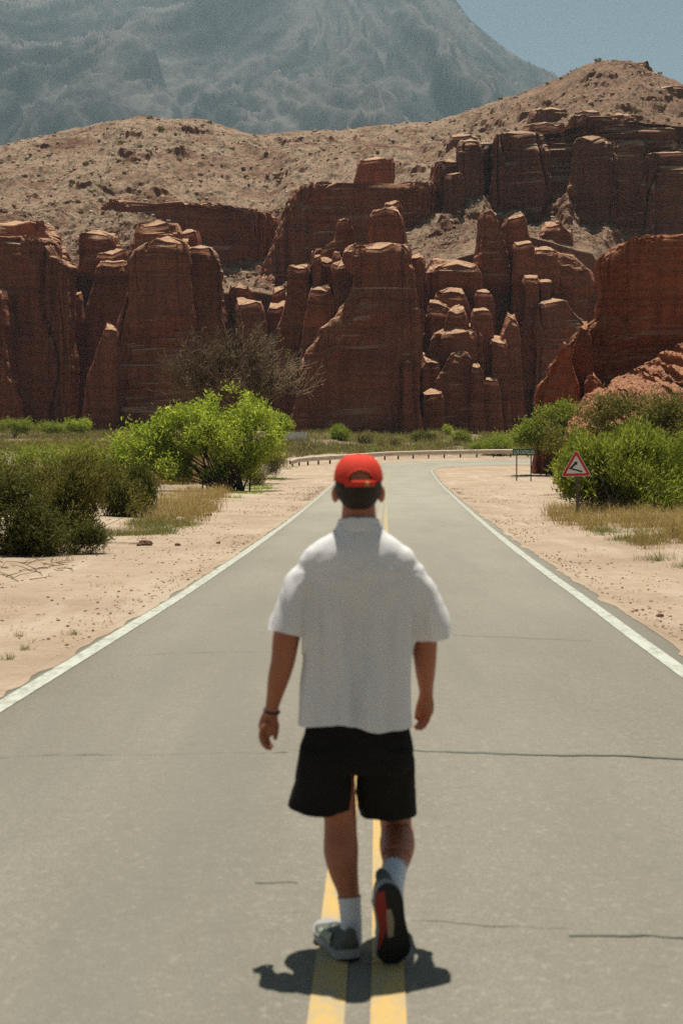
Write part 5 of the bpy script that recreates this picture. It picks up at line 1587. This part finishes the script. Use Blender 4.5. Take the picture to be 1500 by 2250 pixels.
g1 = on_ground(1134, 1057); Yg = g1[1]
gs = empty('place_name_sign', g1, 'small green place name board on two posts beside the right bushes', 'sign')
x0, x1 = at(1125.5, 990, Yg)[0], at(1175.5, 990, Yg)[0]
zt, zb = at(1150, 986.5, Yg)[2], at(1150, 1000.5, Yg)[2]
me = prism(round_poly([(x0, zt), (x0, zb), (x1, zb), (x1, zt)], .04), Yg, Yg + .02)
obj('board', me, M['sign_green'], gs)
cu = bpy.data.curves.new('lettering', 'FONT')
cu.body = 'LOS\u00b7CASTILLOS'
cu.size = 1.0; cu.extrude = .002; cu.align_x = 'CENTER'; cu.align_y = 'CENTER'; cu.offset = .012
to = bpy.data.objects.new('tmp_text', cu); COL.objects.link(to)
dg = bpy.context.evaluated_depsgraph_get(); dg.update()
tm = bpy.data.meshes.new_from_object(to.evaluated_get(dg), depsgraph=dg); bpy.data.objects.remove(to)
V, _ = arrays(tm)
lo_, hi_ = V.min(0), V.max(0)
wt, ht = (x1 - x0) * .90, (zt - zb) * .58
V = (V - (lo_ + hi_) / 2) / np.array([hi_[0] - lo_[0], hi_[1] - lo_[1], 1]) 
V = np.stack([(x0 + x1) / 2 + V[:, 0] * wt, Yg - .003 - V[:, 2] * .5, (zt + zb) / 2 + V[:, 1] * ht], 1)
set_co(tm, V)
obj('lettering', tm, M['sign_white'], gs)
for px, gy in ((1134.5, 0), (1166, .0)):
    mb = MB(); c = at(px, 1000, Yg)[0]
    mb.box((c, Yg + .045, (zt - .03 + gz(Yg) - .3) / 2), (.09, .045, zt - .03 - gz(Yg) + .3))
    obj('post', mb.mesh('post', False), M['metal_post'], gs)

# guardrail
GR = smooth_line(np.vstack([px_line([(638, 1027), (660, 1023.5), (700, 1020), (770, 1015.5)]), [[4.6, 155.2, 0], [8.2, 157.6, 0], [13, 159.8, 0], [18, 161.2, 0], [24, 161.8, 0], [32, 161.0, 0]]]), .5)
m = Mat('galvanised_rail').rough(.5, .5)
m.p.inputs['Metallic'].default_value = .0
m.color(m.mix(m.rng(m.noise(m.pos((.4, .4, 2)), 3, 6, .75), .5, .68, 0, .8), (.66, .57, .47), (.34, .23, .16)))
M['rail'] = m.m
p0 = with_z(GR[:1], 0)[0]
gr = empty('guardrail', p0, 'weathered metal guardrail following the outside of the far bend', 'guardrail')
NG = left_n(GR)
prof = [(.00, .36), (-.06, .42), (-.06, .51), (.00, .57), (.00, .63), (-.06, .69), (-.06, .78), (.00, .84), (.03, .845), (.03, .36)]
sl = np.arange(len(GR)) * .5
drop = -.12 * sstep(3.0, 0, sl)
rows = np.stack([np.column_stack([GR + NG * o, gz(GR[:, 1]) + h + drop]) for o, h in prof], 1)
mb = MB(); mb.loft(rows)
obj('beam', mb.mesh('beam', False), M['rail'], gr)
pm = None
for s_ in np.arange(1.0, sl[-1], 2.0):
    i = int(s_ / .5)
    c = np.array([*(GR[i] + NG[i] * .09), gz(GR[i, 1]) + .30 + drop[i]])
    if pm is None:
        mb = MB(); mb.box((0, 0, 0), (.12, .14, .84)); mb.box((0, -.075, .28), (.10, .03, .2)); pm = mb.mesh('rail_post', False); pm.materials.append(M['metal_post'])
    o = obj('post', pm, None, gr); o.location = c; o.rotation_euler = (0, 0, math.atan2(NG[i, 1], NG[i, 0]) - math.pi / 2)
mb = MB()
e = GR[0]; dirv = GR[0] - GR[2]; dirv /= np.linalg.norm(dirv)
t = np.linspace(0, math.pi, 9)
cz = gz(e[1]) + .60 + drop[0]
for h0, h1 in ((-.16, .16),):
    rr = np.stack([np.column_stack([np.array([e + dirv * .22 * math.sin(a) + NG[0] * (-.06 + .16 * (1 - math.cos(a)) / 2) for a in t]), np.full(9, cz + h)]) for h in (h0, h1)], 0)
    mb.add(rr.reshape(-1, 3), grid_faces(2, 9)); mb.add((rr + np.array([0, .012, 0])).reshape(-1, 3), grid_faces(2, 9))
obj('end_piece', mb.mesh('end_piece'), plain('rusty_end', (.20, .07, .05), .7, .3, .2), gr)

# low white wall in the scrub and a strip of pale sand
Yw = 212
c = at(655, 953, Yw)
mb = MB(); mb.box((c[0] - .9, Yw, gz(Yw) + .55), (4.4, .5, 1.1)); mb.box((c[0] - .9, Yw, gz(Yw) + 1.14), (4.5, .62, .08))
tag(obj('concrete_wall', mb.mesh('concrete_wall', False), plain('whitewash', (.78, .74, .68), .8, .2, 0, .2, 1.2)), 'low whitewashed concrete wall in the scrub right of the lime tree', 'wall')

# stones
def stone_mesh(seed, n1=14, n2=9, flatk=.6):
    mb = MB(); mb.ellipsoid((0, 0, 0), (1, .8, flatk), n1, n2)
    V = np.vstack(mb.V)
    d = 1 + .32 * fbm(V[:, 0] * 1.1 + seed * 9, V[:, 1] * 1.1, V[:, 2] * 1.1, 3)
    V = V * d[:, None]
    q = np.round(V * 2.2) / 2.2
    V = V * .6 + q * .4
    mb.V = [V]
    return mb.mesh('stone', False)
M['stone_red'] = plain('red_stone', (.20, .105, .075), .9, .15, 0, .4, 14, .006)
M['stone_pale'] = plain('pale_stone', (.46, .38, .30), .9, .15, 0, .3, 10, .006)
for i, (px, py, r, mt, lab) in enumerate([
    (318, 1196, .145, 'stone_red', 'largest dark red stone on the left sand shoulder'), (305, 1197, .07, 'stone_red', 'small red stone touching the largest stone on the left sand'),
    (391, 1196, .070, 'stone_red', 'lone dark stone right of the largest stone on the left sand'), (396, 1146, .15, 'stone_pale', 'pale flat stone beside the dry grass on the left'),
    (480, 1191, .05, 'stone_red', 'small stone on the left sand closest to the white line'), (1448, 1349, .045, 'stone_red', 'dark stone on the right sand near the asphalt'),
    (1333, 1326, .05, 'stone_red', 'reddish stone at the edge of the right asphalt'), (460, 1134, .10, 'stone_red', 'reddish stone on the left sand beyond the pale flat stone')]):
    p = on_ground(px, py)
    me = stone_mesh(i)
    o = obj('stone', me, M[mt]); o.scale = (r, r, r); o.location = (p[0], p[1], float(ground_h(p[0], p[1])) + r * .3); o.rotation_euler = (0, 0, i * 1.3)
    tag(o, lab, 'stone', 'stones on the sand shoulders')
def scatter(name, label, P, R, mat, nshape=5):
    """many small stones in one mesh"""
    shapes = []
    for i in range(nshape):
        mb = MB(); mb.ellipsoid((0, 0, 0), (1, .8, .6), 6, 5)
        V = np.vstack(mb.V); V = V * (1 + .3 * fbm(V[:, 0] * 1.3 + i * 5, V[:, 1] * 1.3, V[:, 2] * 1.3, 2))[:, None]
        shapes.append((V, np.vstack(mb.F4), np.vstack(mb.F3)))
    mb = MB()
    for i in range(nshape):
        k = np.arange(len(P)) % nshape == i
        Pk, Rk = P[k], R[k]
        a = RNG.uniform(0, 2 * math.pi, len(Pk))
        V, f4, f3 = shapes[i]
        c, s = np.cos(a)[:, None], np.sin(a)[:, None]
        W = np.stack([V[None, :, 0] * c - V[None, :, 1] * s, V[None, :, 0] * s + V[None, :, 1] * c, np.broadcast_to(V[None, :, 2], (len(Pk), len(V)))], -1) * Rk[:, None, None] + Pk[:, None]
        o = (np.arange(len(Pk)) * len(V))[:, None, None]
        mb.add(W.reshape(-1, 3), (f4[None] + o).reshape(-1, 4), (f3[None] + o).reshape(-1, 3))
    return tag(obj(name, mb.mesh(name, False), mat), label, 'stones', None, 'stuff')
m = Mat('mixed_gravel').rough(.9, .15)
m.color(m.ramp(m.n('NewGeometry').outputs['Random Per Island'], [(0, (.13, .08, .06)), (.45, (.26, .16, .11)), (.8, (.42, .31, .22)), (1, (.55, .47, .39))]))
M['gravel'] = m.m
Yp = 8 + 90 * RNG.uniform(0, 1, 7000) ** 1.7
l_, r_ = road_x(Yp)
side = RNG.uniform(0, 1, 7000) < .5
off = .25 + np.abs(RNG.normal(size=7000)) * 2.2 * np.where(RNG.uniform(0, 1, 7000) < .35, .12, 1)
Xp = np.where(side, l_ - off, r_ + off + .1)
k = fbm(Xp * .5, Yp * .3, 8, 3) > -.12
Xp, Yp = Xp[k], Yp[k]
Rp = .006 + .018 * RNG.uniform(0, 1, len(Xp)) ** 3.5 + .0002 * Yp
scatter('gravel', 'small gravel scattered over both sand shoulders', np.column_stack([Xp, Yp, ground_h(Xp, Yp) + Rp * .2]), Rp, M['gravel'])
# dead twigs at the foot of the left shrubs
mb = MB()
for i in range(60):
    px, py = RNG.uniform(0, 170), RNG.uniform(1205, 1275)
    p = on_ground(px, py + (170 - px) * 0 - px * .18 + 10)
    a = RNG.uniform(0, math.pi); L = RNG.uniform(.15, .5)
    d = np.array([math.cos(a), math.sin(a), RNG.uniform(0, .3)])
    p[2] = ground_h(p[0], p[1]) + .01
    mb.tube(np.array([p, p + d * L * .5 + RNG.normal(size=3) * [.03, .03, .01], p + d * L]), np.array([.008, .006, .003]), 4, cap=0)
tag(obj('dead_twigs', mb.mesh('dead_twigs'), M['bark_grey']), 'litter of dead twigs below the left shrubs', 'twigs', None, 'stuff')

# rubble and shrubs on the hill
gv = Gh.reshape(-1, 3)
kv = np.repeat(k_hill, Gh.shape[1])
dv = gv - np.array([0, 0, CAM_H])
fw = dv[:, 1] * CT - dv[:, 2] * ST
hpx = 750 + F * dv[:, 0] / fw
hpy = 1125 - F * (dv[:, 1] * ST + dv[:, 2] * CT) / fw
ok = np.where((kv > 1.3) & (kv < 4.02) & (hpx > -60) & (hpx < 1560))[0]
pick = RNG.choice(ok, 22000)
P = gv[pick] + RNG.normal(size=(len(pick), 3)) * np.array([.4, .4, 0])
R = (.10 + .70 * RNG.uniform(0, 1, len(pick)) ** 6) * np.clip(.35 + (kv[pick] - 1.3) * .4, .35, 1)
m = Mat('hill_rubble').rough(.95, .1)
m.color(m.ramp(m.n('NewGeometry').outputs['Random Per Island'], [(0, (.16, .085, .055)), (.4, (.31, .20, .135)), (.8, (.40, .285, .20)), (1, (.50, .40, .30))]))
scatter('rubble', 'loose pale and red rubble strewn over the hillside', P, R, m.m)
SP = [(330, 262, 1.0), (355, 290, 1.5), (268, 315, 1.5), (380, 335, 1.7), (310, 325, 1.1), (275, 362, 1.2), (460, 270, 1.0), (445, 278, .9), (395, 352, 1.0), (510, 330, .8), (190, 365, 1.3), (150, 330, .9), (215, 410, 1.2), (180, 395, 1.4), (160, 405, 1.1), (205, 425, .9), (180, 470, 1.0), (120, 300, .8), (1312, 136, 1.5), (1408, 146, 1.1), (1424, 152, .8), (1450, 162, .8), (1232, 174, .8), (1200, 186, .9), (1100, 220, .8), (960, 268, .7), (1250, 300, .9), (1000, 300, .9), (1060, 270, .8), (870, 290, .8), (700, 310, .7), (620, 320, .8), (560, 300, .6), (650, 350, .7), (540, 390, .8), (440, 400, .7), (90, 400, .9), (60, 350, .9), (1180, 215, .9), (1290, 190, .9), (1400, 250, 1.2), (1450, 240, 1.2)]
C0 = in_blobs([(np.zeros(3) + [0, 0, .5], np.array([1, 1, .62]))], 110, .2)
V, f = leaf_quads(np.repeat(C0, 12, 0) + RNG.normal(size=(1320, 3)) * .10, .28, .06, .3)
sm0 = mesh_np('hill_shrub', V, f, False); sm0.materials.append(M['lf_olive'])
SL = {0: 'dark shrub on the skyline at the very top of the left hill', 1: 'dark bush just below the crest of the left hill', 2: 'wide dark bush left of the crest bush on the left hill', 3: 'largest dark bush in the gully of the left hill', 6: 'skyline shrub at the right shoulder of the left hill', 18: 'largest dark bush on the summit of the highest hilltop', 19: 'spiky shrub on the skyline right of the summit bush', 20: 'second spiky shrub on the skyline right of the summit bush', 21: 'rightmost shrub on the skyline of the highest hilltop'}
ORD = ['first small', 'second small', 'third small', 'fourth small', 'fifth small', 'sixth small', 'seventh small', 'eighth small', 'ninth small', 'tenth small', 'eleventh small', 'twelfth small', 'thirteenth small', 'fourteenth small', 'fifteenth small', 'sixteenth small', 'seventeenth small']
RG = ['the left rubble hillside', 'the saddle between the two hilltops', 'the slope of the highest hilltop']
reg = lambda px: 0 if px < 520 else 1 if px <= 940 else 2
RK_ = {}
for g_ in range(3):
    for n_, i_ in enumerate(sorted((i for i, p in enumerate(SP) if reg(p[0]) == g_ and i not in SL), key=lambda i: SP[i][0])): RK_[i_] = n_
for i, (px, py, r) in enumerate(SP):
    j = ok[np.argmin((hpx[ok] - px) ** 2 + (hpy[ok] - py) ** 2)]
    o = obj('hill_shrub', sm0); o.location = gv[j]; o.scale = (r * .8 * (1 + .3 * math.sin(i * 3)), r * .8, r * .6 * (1 + .25 * math.cos(i * 5))); o.rotation_euler = (0, 0, i * 2.1)
    lab = SL.get(i) or '%s shrub from the left of those on %s' % (ORD[RK_[i]], RG[reg(px)])
    tag(o, lab, 'shrub', 'dark shrubs dotted over the hill')

# ------------------------------------------------------------------ air
hz = MB()
hz.box((0, 3200, 815), (13000, 7600, 1640))
hm = bpy.data.materials.new('pale_air'); hm.use_nodes = True
hm.node_tree.nodes.clear()
ho = hm.node_tree.nodes.new('ShaderNodeOutputMaterial'); hv_ = hm.node_tree.nodes.new('ShaderNodeVolumePrincipled')
hv_.inputs['Color'].default_value = (.62, .84, 1.0, 1)
hv_.inputs['Density'].default_value = .000085
hv_.inputs['Anisotropy'].default_value = .25
hm.node_tree.links.new(hv_.outputs[0], ho.inputs['Volume'])
tag(obj('haze', hz.mesh('haze', False), hm), 'thin blue haze between the cliffs and the far mountain', 'haze', None, 'stuff')
